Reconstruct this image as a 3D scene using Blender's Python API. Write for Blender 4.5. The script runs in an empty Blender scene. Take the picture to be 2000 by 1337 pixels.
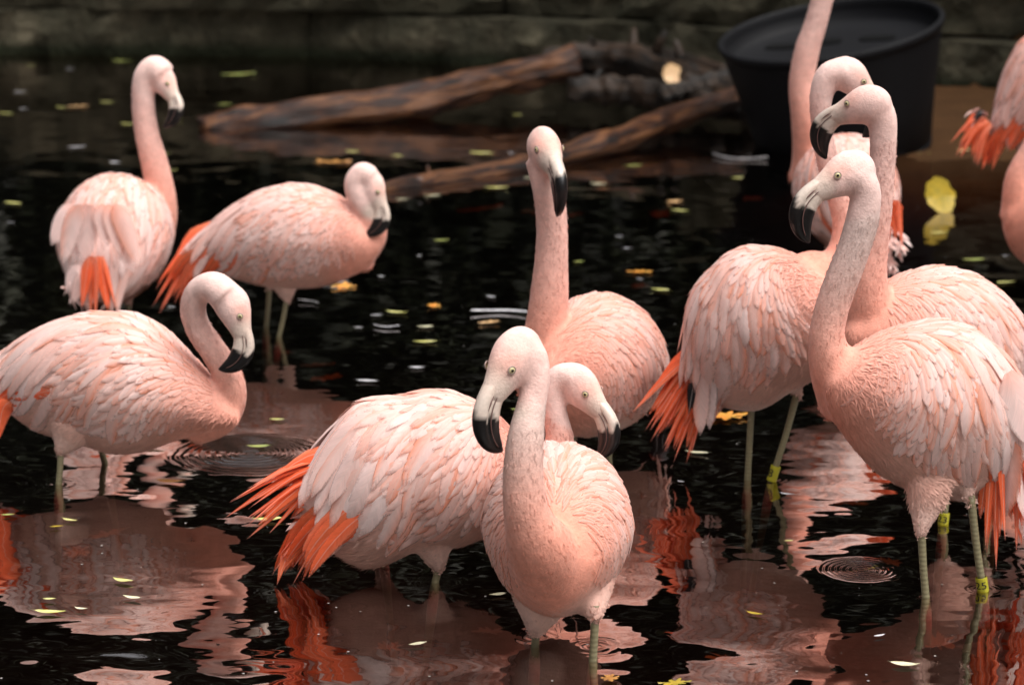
import bpy, bmesh, math, random
import numpy as np
from mathutils import Vector, Matrix

random.seed(7); rng = np.random.default_rng(7)
sc = bpy.context.scene
col = sc.collection

# ------------------------------------------------------------------ camera, sky, sun, exposure
FPX, CAMH, PITCH = 4722.0, 1.5, math.radians(11.7)
cam_d = bpy.data.cameras.new('camera'); cam = bpy.data.objects.new('camera', cam_d); col.objects.link(cam)
cam.location = (0, 0, CAMH); cam.rotation_euler = (math.pi/2-PITCH, 0, 0)
cam_d.sensor_width = 36; cam_d.lens = FPX*36/2000; cam_d.clip_start = .05; cam_d.clip_end = 2000
cam_d.dof.use_dof = True; cam_d.dof.focus_distance = 4.75; cam_d.dof.aperture_fstop = 4.5
sc.camera = cam
SUN_EL, SUN_AZ = math.radians(66), math.radians(125)      # azimuth clockwise from +Y
w = bpy.data.worlds.new('World'); sc.world = w; w.use_nodes = True
nt = w.node_tree; bg = nt.nodes['Background']
sky = nt.nodes.new('ShaderNodeTexSky'); sky.sky_type = 'NISHITA'; sky.sun_disc = False
sky.sun_elevation = SUN_EL; sky.sun_rotation = SUN_AZ; sky.dust_density = 4; sky.air_density = 1.0
hs = nt.nodes.new('ShaderNodeHueSaturation'); hs.inputs['Saturation'].default_value = .22
nt.links.new(sky.outputs[0], hs.inputs['Color']); nt.links.new(hs.outputs[0], bg.inputs[0])
bg.inputs[1].default_value = .075
sd = bpy.data.lights.new('sun', 'SUN'); sd.energy = 1.3; sd.angle = math.radians(60); sd.color = (1, .965, .935)
sun = bpy.data.objects.new('sun', sd); col.objects.link(sun)
sv = Vector((math.sin(SUN_AZ)*math.cos(SUN_EL), math.cos(SUN_AZ)*math.cos(SUN_EL), math.sin(SUN_EL)))
sun.rotation_euler = sv.to_track_quat('Z', 'Y').to_euler(); sun.location = (0, 0, 12)
sc.view_settings.view_transform = 'Standard'; sc.view_settings.look = 'None'
sc.view_settings.gamma = 1; sc.view_settings.exposure = 1.5
sc.cycles.max_bounces = 6; sc.cycles.diffuse_bounces = 2; sc.cycles.transparent_max_bounces = 10; sc.cycles.use_denoising = True

# ------------------------------------------------------------------ helpers
CF = np.array([0, math.cos(PITCH), -math.sin(PITCH)]); CU = np.array([0, math.sin(PITCH), math.cos(PITCH)])
def ray(x, y): return CF + np.array([(x-1000)/FPX, 0, 0]) - CU*((y-668.5)/FPX)
def at(x, y, Y):
    d = ray(x, y); return np.array([0, 0, CAMH]) + d*(Y/d[1])
def wat(x, y, z=0.0):
    d = ray(x, y); return np.array([0, 0, CAMH]) + d*((z-CAMH)/d[2])
def ppm(p): return FPX/float(np.dot(p-np.array([0, 0, CAMH]), CF))      # pixels per metre at p
def unit(v):
    v = np.asarray(v, float); return v/(np.linalg.norm(v)+1e-12)
def srgb(r, g, b):
    return tuple(((c/255)/12.92 if c/255 <= .04045 else ((c/255+.055)/1.055)**2.4) for c in (r, g, b))
def lerp(a, b, t): return np.asarray(a)*(1-t)+np.asarray(b)*t
def sstep(a, b, x): t = np.clip((x-a)/(b-a), 0, 1); return t*t*(3-2*t)

def link(o, parent=None):
    col.objects.link(o)
    if parent is not None: o.parent = parent
    return o
def mesh_obj(name, verts, faces, mat, parent=None, smooth=True, colr=None, origin=None):
    verts = np.asarray(verts, float)
    if origin is not None: verts = verts-np.asarray(origin)
    m = bpy.data.meshes.new(name); m.from_pydata(verts.tolist(), [], faces); m.update()
    if smooth: m.polygons.foreach_set('use_smooth', [True]*len(m.polygons))
    if mat: m.materials.append(mat)
    if colr is not None:
        a = m.color_attributes.new('Col', 'FLOAT_COLOR', 'POINT'); c = np.ones((len(verts), 4)); c[:, :3] = colr
        a.data.foreach_set('color', c.ravel())
    o = bpy.data.objects.new(name, m)
    if origin is not None: o.location = origin
    return link(o, parent)
def tag(o, label=None, cat=None, group=None, kind=None):
    if label: o['label'] = label
    if cat: o['category'] = cat
    if group: o['group'] = group
    if kind: o['kind'] = kind
    return o
def empty(name, loc):
    o = bpy.data.objects.new(name, None); o.empty_display_size = .1; o.location = loc; return link(o)
def part(name, verts, faces, mat, parent, root, smooth=True, colr=None):
    """a child mesh given in world coordinates; the thing's Empty sits at root"""
    o = mesh_obj(name, np.asarray(verts)-np.asarray(root), faces, mat, parent, smooth, colr)
    return o
def cat_spline(P, n):
    P = np.asarray(P, float); k = len(P)
    Q = np.vstack([2*P[0]-P[1], P, 2*P[-1]-P[-2]])
    out = []
    for t in np.linspace(0, k-1-1e-9, n):
        i = int(t); u = t-i; a, b, c, d = Q[i], Q[i+1], Q[i+2], Q[i+3]
        out.append(.5*((2*b)+(-a+c)*u+(2*a-5*b+4*c-d)*u*u+(-a+3*b-3*c+d)*u**3))
    return np.array(out)
def tube(P, R, n=14, upv=(0, 0, 1), R2=None, caps=True):
    """closed tube along P with radii R (R2: radius along the second axis)"""
    P = np.asarray(P, float); R = np.asarray(R, float); R2 = R if R2 is None else np.asarray(R2, float)
    V, F = [], []
    T = np.gradient(P, axis=0); T /= np.linalg.norm(T, axis=1)[:, None]+1e-12
    up = np.asarray(upv, float); side = unit(np.cross(T[0], up)) if abs(np.dot(T[0], unit(up))) < .98 else unit(np.cross(T[0], (1, .1, 0)))
    for i in range(len(P)):
        side = unit(side-T[i]*np.dot(side, T[i])); nn = np.cross(side, T[i])
        for k in range(n):
            a = 2*math.pi*k/n; V.append(P[i]+side*math.cos(a)*R[i]+nn*math.sin(a)*R2[i])
    for i in range(len(P)-1):
        for k in range(n):
            k2 = (k+1) % n; F.append((i*n+k, i*n+k2, (i+1)*n+k2, (i+1)*n+k))
    if caps:
        F.append(tuple(range(n-1, -1, -1))); F.append(tuple((len(P)-1)*n+k for k in range(n)))
    return np.array(V), F
def merge(parts):
    V, F, o = [], [], 0
    for v, f in parts:
        V.append(v); F += [tuple(i+o for i in q) for q in f]; o += len(v)
    return np.vstack(V), F

# ------------------------------------------------------------------ materials
class NT:
    def __init__(s, name):
        s.m = bpy.data.materials.new(name); s.m.use_nodes = True; s.t = s.m.node_tree; s.N = s.t.nodes; s.p = s.N['Principled BSDF']; s.out = s.N['Material Output']
    def n(s, typ, **kw):
        x = s.N.new('ShaderNode'+typ)
        for k, v in kw.items(): setattr(x, k, v)
        return x
    def l(s, a, b): s.t.links.new(a, b)
    def val(s, sock, v):
        if hasattr(v, 'is_linked') or isinstance(v, bpy.types.NodeSocket): s.l(v, sock)
        else: sock.default_value = v
    def math(s, op, a, b=0.0, clamp=False):
        x = s.n('Math', operation=op, use_clamp=clamp); s.val(x.inputs[0], a); s.val(x.inputs[1], b); return x.outputs[0]
    def mad(s, a, b, c):
        x = s.n('Math', operation='MULTIPLY_ADD'); s.val(x.inputs[0], a); s.val(x.inputs[1], b); s.val(x.inputs[2], c); return x.outputs[0]
    def vmath(s, op, a, b=(0, 0, 0), scale=None):
        x = s.n('VectorMath', operation=op); s.val(x.inputs[0], a); s.val(x.inputs[1], b)
        if scale is not None: s.val(x.inputs['Scale'], scale)
        return x.outputs['Value'] if op in ('LENGTH', 'DOT_PRODUCT', 'DISTANCE') else x.outputs[0]
    def noise(s, vec, scale, detail=3, rough=.5, out='Fac', dist=0):
        x = s.n('TexNoise'); s.val(x.inputs['Vector'], vec); s.val(x.inputs['Scale'], scale); x.inputs['Detail'].default_value = detail
        x.inputs['Roughness'].default_value = rough; x.inputs['Distortion'].default_value = dist; return x.outputs[out]
    def ramp(s, fac, stops):
        x = s.n('ValToRGB'); s.val(x.inputs[0], fac); e = x.color_ramp.elements
        while len(e) < len(stops): e.new(.5)
        for q, (p, c) in zip(e, stops): q.position = p; q.color = (*c, 1) if len(c) == 3 else c
        return x.outputs[0]
    def mix(s, fac, a, b, typ='MIX'):
        x = s.n('Mix', data_type='RGBA', blend_type=typ); s.val(x.inputs[0], fac)
        s.val(x.inputs[6], a if not isinstance(a, tuple) else (*a, 1)); s.val(x.inputs[7], b if not isinstance(b, tuple) else (*b, 1)); return x.outputs[2]
    def obj(s): return s.n('TexCoord').outputs['Object']
    def geo(s): return s.n('NewGeometry').outputs['Position']
    def attr(s, name, out='Color'): x = s.n('Attribute'); x.attribute_name = name; return x.outputs[out]
    def base(s, c): s.val(s.p.inputs['Base Color'], c if not isinstance(c, tuple) else (*c, 1))
    def rough(s, v): s.val(s.p.inputs['Roughness'], v)
    def bump(s, h, strength=.3, dist=.01):
        b = s.n('Bump'); b.inputs['Strength'].default_value = strength; b.inputs['Distance'].default_value = dist
        s.l(h, b.inputs['Height']); s.l(b.outputs[0], s.p.inputs['Normal']); return b
M = {}
# plumage of body, neck and head (pigment comes from the Col attribute)
k = NT('plumage'); c = k.attr('Col'); g = k.geo()
n1 = k.noise(g, 42, 4, .6); n2 = k.noise(g, 230, 2, .6)
f1 = k.mad(n1, .56, .72)
f2 = k.mad(n2, .12, .94)
cc = k.vmath('SCALE', c, scale=k.math('MULTIPLY', f1, f2)); k.base(cc); k.rough(.85)
k.p.inputs['Sheen Weight'].default_value = .25; k.p.inputs['Sheen Tint'].default_value = (1, .8, .75, 1); k.p.inputs['Specular IOR Level'].default_value = .2
k.bump(k.math('ADD', n1, k.math('MULTIPLY', n2, .5)), .35, .006); M['plumage'] = k.m
k = NT('down'); c = k.attr('Col'); k.base(c); k.rough(.9); k.p.inputs['Specular IOR Level'].default_value = .1; M['down'] = k.m
# feathers: barb streaks, pale shaft, frayed edge
k = NT('feather'); c = k.attr('Col'); mt = k.attr('metric', 'Vector'); sx = k.n('SeparateXYZ'); k.l(mt, sx.inputs[0])
ax = k.math('ABSOLUTE', sx.outputs[0]); q = k.math('SUBTRACT', sx.outputs[1], k.math('MULTIPLY', ax, 1.6))
cb = k.n('CombineXYZ'); k.l(k.math('MULTIPLY', q, 330), cb.inputs[0]); k.l(k.math('MULTIPLY', ax, 40), cb.inputs[1]); k.l(k.math('MULTIPLY', sx.outputs[2], 37), cb.inputs[2])
st = k.noise(cb.outputs[0], 1, 3, .65)
cb2 = k.n('CombineXYZ'); k.l(k.math('MULTIPLY', q, 60), cb2.inputs[0]); k.l(k.math('MULTIPLY', ax, 20), cb2.inputs[1]); k.l(k.math('MULTIPLY', sx.outputs[2], 91), cb2.inputs[2])
st2 = k.noise(cb2.outputs[0], 1, 2, .5)
f = k.mad(st, .36, .82)
f2 = k.mad(st2, .30, .85)
shaft = k.math('LESS_THAN', ax, .0009)
cs = k.vmath('SCALE', c, scale=k.math('MULTIPLY', f, f2)); cs = k.mix(k.math('MULTIPLY', shaft, .3), cs, (.85, .72, .66)); k.base(cs); k.rough(.62)
k.p.inputs['Specular IOR Level'].default_value = .25
k.bump(st, .35, .0025)
tr = k.n('BsdfTranslucent'); k.l(cs, tr.inputs[0]); mx = k.n('MixShader'); mx.inputs[0].default_value = .22; k.l(k.p.outputs[0], mx.inputs[1]); k.l(tr.outputs[0], mx.inputs[2])
uv = k.attr('uvn', 'Vector'); su = k.n('SeparateXYZ'); k.l(uv, su.inputs[0])
edge = k.math('MAXIMUM', k.math('ABSOLUTE', su.outputs[0]), k.math('MULTIPLY', su.outputs[1], su.outputs[1]))
am = k.n('MapRange'); k.l(k.math('ADD', edge, k.math('MULTIPLY', st, .5)), am.inputs[0]); am.inputs[1].default_value = 1.02; am.inputs[2].default_value = 1.32; al = am.outputs[0]
tp = k.n('BsdfTransparent'); m2 = k.n('MixShader'); k.l(al, m2.inputs[0]); k.l(mx.outputs[0], m2.inputs[1]); k.l(tp.outputs[0], m2.inputs[2]); k.l(m2.outputs[0], k.out.inputs[0]); M['feather'] = k.m
k2 = k.m.copy(); k2.name = 'covert'; t2 = k2.node_tree; o2 = t2.nodes['Material Output']; ms = [n_ for n_ in t2.nodes if n_.type == 'MIX_SHADER' and not n_.inputs[0].is_linked][0]; t2.links.new(ms.outputs[0], o2.inputs[0]); M['covert'] = k.m
# bill
k = NT('bill'); c = k.attr('Col'); n1 = k.noise(k.geo(), 160, 3); k.base(k.vmath('SCALE', c, scale=k.mad(n1, .4, .8)))
k.rough(.32); k.bump(n1, .15, .002); M['bill'] = k.m
def plain(name, colr, rough=.5, spec=.5):
    k = NT(name); n1 = k.noise(k.obj(), 90, 3); k.base(k.mix(n1, tuple(x*.85 for x in colr), tuple(min(1, x*1.12) for x in colr))); k.rough(rough); k.p.inputs['Specular IOR Level'].default_value = spec; M[name] = k.m; return k
plain('iris', (.66, .58, .32), .12); plain('pupil', (.006, .006, .006), .1); plain('eyelid', (.42, .30, .26), .6); plain('nostril', (.14, .07, .06), .6)
# legs with scutes
k = NT('leg_skin'); c = k.attr('Col'); g = k.geo(); sz = k.n('SeparateXYZ'); k.l(g, sz.inputs[0])
wv = k.math('SINE', k.math('MULTIPLY', sz.outputs[2], 640))
nn = k.noise(g, 120, 3); ring = k.mad(wv, .02, .80)
k.base(k.vmath('SCALE', c, scale=k.math('ADD', ring, k.math('MULTIPLY', nn, .25)))); k.rough(.45); k.bump(wv, .15, .002); M['leg_skin'] = k.m
plain('band_yellow', (.45, .41, .02), .4); plain('band_black', (.01, .01, .01), .5)
# leaves
def leafmat(name, a, b):
    k = NT(name); o = k.obj(); n1 = k.noise(o, 60, 4); n2 = k.noise(o, 320, 2)
    k.base(k.mix(k.ramp(n1, [(.35, (0, 0, 0)), (.65, (1, 1, 1))]), a, b)); k.rough(.42); k.bump(n2, .3, .002); M[name] = k.m
leafmat('leaf_pale', (.62, .58, .26), (.50, .48, .12)); leafmat('leaf_green', (.30, .36, .10), (.42, .42, .12)); leafmat('leaf_cream', (.72, .68, .48), (.62, .58, .36))
leafmat('leaf_yellow', (.42, .28, .02), (.26, .20, .02)); leafmat('leaf_orange', (.60, .20, .025), (.50, .26, .04)); leafmat('leaf_brown', (.30, .13, .03), (.42, .20, .05)); leafmat('leaf_tan', (.55, .36, .18), (.45, .25, .10))
leafmat('white_feather', (.60, .59, .60), (.42, .40, .42)); leafmat('leaf_sunken', (.28, .075, .012), (.20, .055, .01)); leafmat('grey_feather', (.14, .13, .13), (.26, .24, .24))
# wood
def woodmat(name, dark, mid, light):
    k = NT(name); a = k.attr('along', 'Vector')
    mp = k.n('Mapping'); k.l(a, mp.inputs[0]); mp.inputs['Scale'].default_value = (1.6, 5, 5)
    n1 = k.noise(mp.outputs[0], 2.2, 5, .6, dist=.6); mp2 = k.n('Mapping'); k.l(a, mp2.inputs[0]); mp2.inputs['Scale'].default_value = (3, 26, 26); n2 = k.noise(mp2.outputs[0], 2, 4, .6)
    c1 = k.ramp(n1, [(.36, dark), (.48, mid), (.60, light), (.70, mid)]); k.base(k.mix(k.math('MULTIPLY', n2, .65), c1, dark)); k.rough(.5); k.p.inputs['Specular IOR Level'].default_value = .3
    k.bump(k.math('ADD', n1, k.math('MULTIPLY', n2, .6)), .8, .03); M[name] = k.m
woodmat('log_bark', (.004, .0025, .002), (.050, .0145, .0045), (.19, .075, .026)); woodmat('driftwood', (.005, .004, .003), (.015, .009, .005), (.055, .030, .016))
# stone
k = NT('stone'); g = k.geo(); n1 = k.noise(g, 2.2, 6, .65); n2 = k.noise(g, 17, 5, .6); sz = k.n('SeparateXYZ'); k.l(g, sz.inputs[0])
c1 = k.ramp(n1, [(.3, (.012, .010, .006)), (.5, (.062, .052, .034)), (.68, (.17, .142, .095))]); c1 = k.mix(k.math('MULTIPLY', n2, .7), c1, (.03, .032, .018))
damp = k.n('MapRange'); k.l(k.math('ADD', sz.outputs[2], k.math('MULTIPLY', n2, .06)), damp.inputs[0]); damp.inputs[1].default_value = .07; damp.inputs[2].default_value = .15
c1 = k.mix(damp.outputs[0], (.012, .014, .006), c1); k.base(c1); k.rough(.9); k.p.inputs['Specular IOR Level'].default_value = .15; k.bump(k.math('ADD', n1, n2), 1.0, .06); M['stone'] = k.m
k = NT('ground_mud'); g = k.geo(); n1 = k.noise(g, 3, 5, .6); n2 = k.noise(g, 30, 4); k.base(k.mix(n2, k.ramp(n1, [(.3, (.024, .011, .004)), (.7, (.080, .038, .014))]), (.046, .022, .009))); k.rough(.9); k.p.inputs['Specular IOR Level'].default_value = .08; k.bump(n2, .5, .02); M['ground_mud'] = k.m
k = plain('tub_black', (.005, .005, .006), .62, .16); plain('tub_hole', (.003, .003, .003), .8, .1)
k = NT('added_hedge_leaf'); r = k.attr('Col'); k.base(r); k.rough(.6); M['added_hedge_leaf'] = k.m
plain('added_hedge_core', (.004, .005, .003), .9, .1)
plain('speck', (.32, .30, .27), .7)

# water: mirror-like surface over brown, light-absorbing water; slopes from noise and from rings where drops and legs break it
RINGS = []
def add_ring(x, y, rad_px, lam, slope):
    p = wat(x, y); RINGS.append((p[0], p[1], rad_px/ppm(p), lam, slope))
add_ring(490, 885, 175, .024, .34); add_ring(1683, 1112, 92, .0125, .30); add_ring(1158, 1262, 75, .02, .10); add_ring(1045, 1243, 60, .02, .08)
add_ring(1808, 1166, 40, .012, .06); add_ring(1920, 1150, 45, .012, .06); add_ring(1505, 935, 40, .014, .05); add_ring(855, 1135, 60, .02, .06); add_ring(545, 657, 50, .02, .06); add_ring(115, 945, 60, .02, .06)
k = NT('water'); g = k.geo()
def slopes(scale, amp, detail, stretch):
    mp = k.n('Mapping'); k.l(g, mp.inputs[0]); mp.inputs['Scale'].default_value = stretch
    nz = k.noise(mp.outputs[0], scale, detail, .45, out='Color', dist=.4)
    return k.vmath('SCALE', k.vmath('SUBTRACT', nz, (.5, .5, .5)), scale=amp)
S = k.vmath('ADD', slopes(4.5, .24, 2, (1, 1.3, 1)), slopes(12, .10, 1, (.7, 1.9, 1)))
calm = k.n('MapRange'); k.l(k.noise(g, .9, 2), calm.inputs[0]); calm.inputs[1].default_value = .35; calm.inputs[2].default_value = .65; calm.inputs[3].default_value = .5; calm.inputs[4].default_value = 1.0
far = k.n('MapRange'); sp_ = k.n('SeparateXYZ'); k.l(g, sp_.inputs[0]); k.l(sp_.outputs[1], far.inputs[0]); far.inputs[1].default_value = 4.3; far.inputs[2].default_value = 8; far.inputs[3].default_value = 1.45; far.inputs[4].default_value = .45
S = k.vmath('SCALE', S, scale=k.math('MULTIPLY', calm.outputs[0], far.outputs[0]))
S = k.vmath('MULTIPLY', S, (.55, 1, 0))
RN = k.noise(g, 16, 2); RN2 = k.noise(g, 9, 1)
for (cx, cy, R, lam, slope) in RINGS:
    dv = k.vmath('MULTIPLY', k.vmath('SUBTRACT', g, (cx, cy, 0)), (1, 1, 0)); r = k.math('ADD', k.vmath('LENGTH', dv), k.math('MULTIPLY', k.math('SUBTRACT', RN, .5), lam*1.3))
    u = k.vmath('NORMALIZE', dv)
    env = k.math('SUBTRACT', 1.0, k.math('DIVIDE', r, R), clamp=True); env = k.math('MULTIPLY', k.math('POWER', env, .7), k.math('MULTIPLY', RN2, 2.0))
    s = k.math('MULTIPLY', k.math('MULTIPLY', k.math('COSINE', k.math('MULTIPLY', r, 2*math.pi/lam)), env), slope)
    S = k.vmath('ADD', S, k.vmath('SCALE', u, scale=s))
N = k.vmath('NORMALIZE', k.vmath('SUBTRACT', (0, 0, 1), S))
gl = k.n('BsdfGlossy'); rgh = k.n('MapRange'); k.l(sp_.outputs[1], rgh.inputs[0]); rgh.inputs[1].default_value = 5.5; rgh.inputs[2].default_value = 12; rgh.inputs[3].default_value = .015; rgh.inputs[4].default_value = .05; k.l(rgh.outputs[0], gl.inputs['Roughness']); gl.inputs[0].default_value = (1, .93, .89, 1); k.l(N, gl.inputs['Normal'])
fr = k.n('LayerWeight'); fr.inputs['Blend'].default_value = .5; k.l(N, fr.inputs['Normal']); frf = k.math('MINIMUM', k.mad(k.math('POWER', fr.outputs['Facing'], 2.4), .98, .015), .50)
tp = k.n('BsdfTransparent'); tp.inputs[0].default_value = (.92, .86, .80, 1)
mx = k.n('MixShader'); k.l(frf, mx.inputs[0]); k.l(tp.outputs[0], mx.inputs[1]); k.l(gl.outputs[0], mx.inputs[2]); k.l(mx.outputs[0], k.out.inputs[0])
va = k.n('VolumeAbsorption'); va.inputs[0].default_value = (.50, .24, .10, 1); va.inputs[1].default_value = 5.5; k.l(va.outputs[0], k.out.inputs['Volume']); k.N.remove(k.p); M['water'] = k.m

# ------------------------------------------------------------------ the setting: pond bed, water, stone wall, unseen evergreen screen added round it
WL = [wat(x, y) for x, y in ((-900, 96), (-300, 101), (0, 105), (650, 112), (1050, 127), (1400, 146), (1700, 165), (2000, 184), (2600, 225))]
WX = np.array([p[0] for p in WL]); WY = np.array([p[1] for p in WL])
def wall_y(x): return np.interp(x, WX, WY)
def bed_z(x, y):
    z = -.30+.03*np.sin(x*2.1+y)*np.cos(y*1.7)
    b = sstep(1.0, 2.1, x+.25*np.sin(y*1.3))*sstep(8.6, 10.6, y+.35*np.sin(x*2))
    z = z*(1-b)+(-.06+.080*sstep(10.0, 12.0, y)+.012*np.sin(x*3+y*2))*b
    z = np.where(y < 2.3, lerp(z, .12, sstep(2.3, 1.2, y)) if np.ndim(z) else z, z)
    t = sstep(.15, .5, y-wall_y(x)); return z*(1-t)+.62*t
xs = np.concatenate([np.linspace(-300, -14, 8), np.arange(-12, 12.01, .2), np.linspace(14, 300, 8)])
ys = np.concatenate([np.linspace(-300, -8, 7), np.arange(-4, 24.01, .2), np.linspace(28, 600, 8)])
X, Y = np.meshgrid(xs, ys); Z = bed_z(X, Y)
V = np.stack([X.ravel(), Y.ravel(), Z.ravel()], 1); nx = len(xs)
F = [(j*nx+i, j*nx+i+1, (j+1)*nx+i+1, (j+1)*nx+i) for j in range(len(ys)-1) for i in range(nx-1)]
tag(mesh_obj('ground', V, F, M['ground_mud']), kind='structure')
bx = [(-14, 1.4), (14, 1.4), (14, 19.5), (-14, 19.5)]
V = [(x, y, 0) for x, y in bx]+[(x, y, -1.2) for x, y in bx]
tag(mesh_obj('water', V, [(0, 1, 2, 3), (7, 6, 5, 4), (0, 4, 5, 1), (1, 5, 6, 2), (2, 6, 7, 3), (3, 7, 4, 0)], M['water'], smooth=False), kind='structure')

def stone_block(p0, p1, z0, z1, depth, parent, seed):
    """one rough block between two points of the wall line"""
    r = np.random.default_rng(seed); d = unit(np.array(p1)-np.array(p0)); nrm = np.array([d[1], -d[0]]); L = np.linalg.norm(np.array(p1)-np.array(p0))
    if nrm[1] > 0: nrm = -nrm
    nu, nv = 22, 4; V, F = [], []
    g = .006
    for j in range(nv+1):
        for i in range(nu+1):
            u = g+(L-2*g)*i/nu; v = z0+g*.6+(z1-z0-1.2*g)*j/nv+(.012*math.sin(u*5+seed) if j == nv else 0)
            e = min(i, nu-i, j, nv-j); o = r.normal(0, .022)-(.02 if e == 0 else 0)
            q = np.array(p0)+d*u+nrm*o; V.append((q[0], q[1], v+r.normal(0, .006)))
    for j in range(nv):
        for i in range(nu):
            a = j*(nu+1)+i; F.append((a, a+1, a+nu+2, a+nu+1))
    b = len(V)
    for (u, v) in ((g, z0+g), (L-g, z0+g), (L-g, z1-g), (g, z1-g)):
        q = np.array(p0)+d*u-nrm*depth; V.append((q[0], q[1], v+r.normal(0, .004)))
    tl = nv*(nu+1)
    F.append(tuple(tl+i for i in range(nu+1))+(b+2, b+3)); F.append(tuple(range(nu, -1, -1))+(b, b+1))
    F.append(tuple(j*(nu+1) for j in range(nv+1))+(b+3, b)); F.append(tuple(j*(nu+1)+nu for j in range(nv, -1, -1))+(b+1, b+2)); F.append((b+3, b+2, b+1, b))
    return mesh_obj('stone', V, F, M['stone'], parent, smooth=False)
wall = tag(empty('stone_wall', (0, 0, 0)), 'low mossy stone wall along the far edge of the pond', 'wall')
for ci, (z0, z1, back) in enumerate(((-.35, .315, 0), (.33, .72, .05), (.735, 1.15, .14))):
    r = np.random.default_rng(20+ci); x = -4.2+ci*.37 if ci < 2 else 1.1
    while x < 4.4:
        L = r.uniform(2.2, 4.2); x2 = x+L
        stone_block((x, wall_y(x)+back), (x2, wall_y(x2)+back), z0, z1+r.normal(0, .008), .4, wall, int(r.integers(1e6))); x = x2
# unseen evergreens added to cut low sky light and darken reflections; opaque mass inside
hr = np.random.default_rng(3); HP = [(-9.5, -7.0), (9.5, -7.0), (9.5, 13.0)]+[(x, float(wall_y(x))+1.9) for x in np.linspace(6, -6, 13)]+[(-9.5, 19.0), (-9.5, -7.0)]
HP = np.array(HP); hl = np.linalg.norm(np.diff(HP, axis=0), axis=1); hc = np.concatenate([[0], np.cumsum(hl)])
def hedge_pt(u): return np.stack([np.interp(u, hc, HP[:, 0]), np.interp(u, hc, HP[:, 1])], -1)
cen_h = np.array([0, 6.0]); nL = 46000
u = hr.uniform(0, hc[-1], nL); hz = .55+hr.random(nL)*8.0; q = hedge_pt(u); inw = cen_h-q; inw /= np.linalg.norm(inw, axis=1)[:, None]
q = q+inw*(.15+.45*np.sin(u*1.3)*np.sin(hz*1.1)+hr.exponential(.25, nL)-.07*hz)[:, None]
P = np.column_stack([q, hz]); A = hr.normal(size=(nL, 3)); A /= np.linalg.norm(A, axis=1)[:, None]; B = np.cross(A, hr.normal(size=(nL, 3))); B /= np.linalg.norm(B, axis=1)[:, None]
A *= hr.uniform(.08, .17, (nL, 1)); B *= hr.uniform(.04, .08, (nL, 1)); V = np.stack([P-A, P+B, P+A, P-B], 1).reshape(-1, 3); F = np.arange(nL*4).reshape(-1, 4).tolist()
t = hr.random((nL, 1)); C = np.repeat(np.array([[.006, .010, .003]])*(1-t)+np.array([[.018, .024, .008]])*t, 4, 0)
added_hedge = tag(empty('added_hedge', (0, 17, .6)), 'unseen dark evergreen screen added round the pond to cut sky light', 'added_hedge')
tag(part('foliage', V, F, M['added_hedge_leaf'], added_hedge, (0, 17, .6), False, C), kind='stuff')
us = np.linspace(0, hc[-1], 160); q = hedge_pt(us); inw = cen_h-q; inw /= np.linalg.norm(inw, axis=1)[:, None]; V, F = [], []
for k0 in range(160):
    for off, z in ((-.1, .3), (-.9, 8.2), (-1.8, 8.0), (-1.9, .3)):
        p = q[k0]+inw[k0]*(off+.25*math.sin(us[k0]*1.3)); V.append((p[0], p[1], z))
for i in range(159):
    for k0 in range(4): F.append((i*4+k0, i*4+4+k0, i*4+4+(k0+1) % 4, i*4+(k0+1) % 4))
part('solid_core', V, F, M['added_hedge_core'], added_hedge, (0, 17, .6), False)  # opaque dark inside of the added evergreens, one closed mass that blocks light

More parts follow.
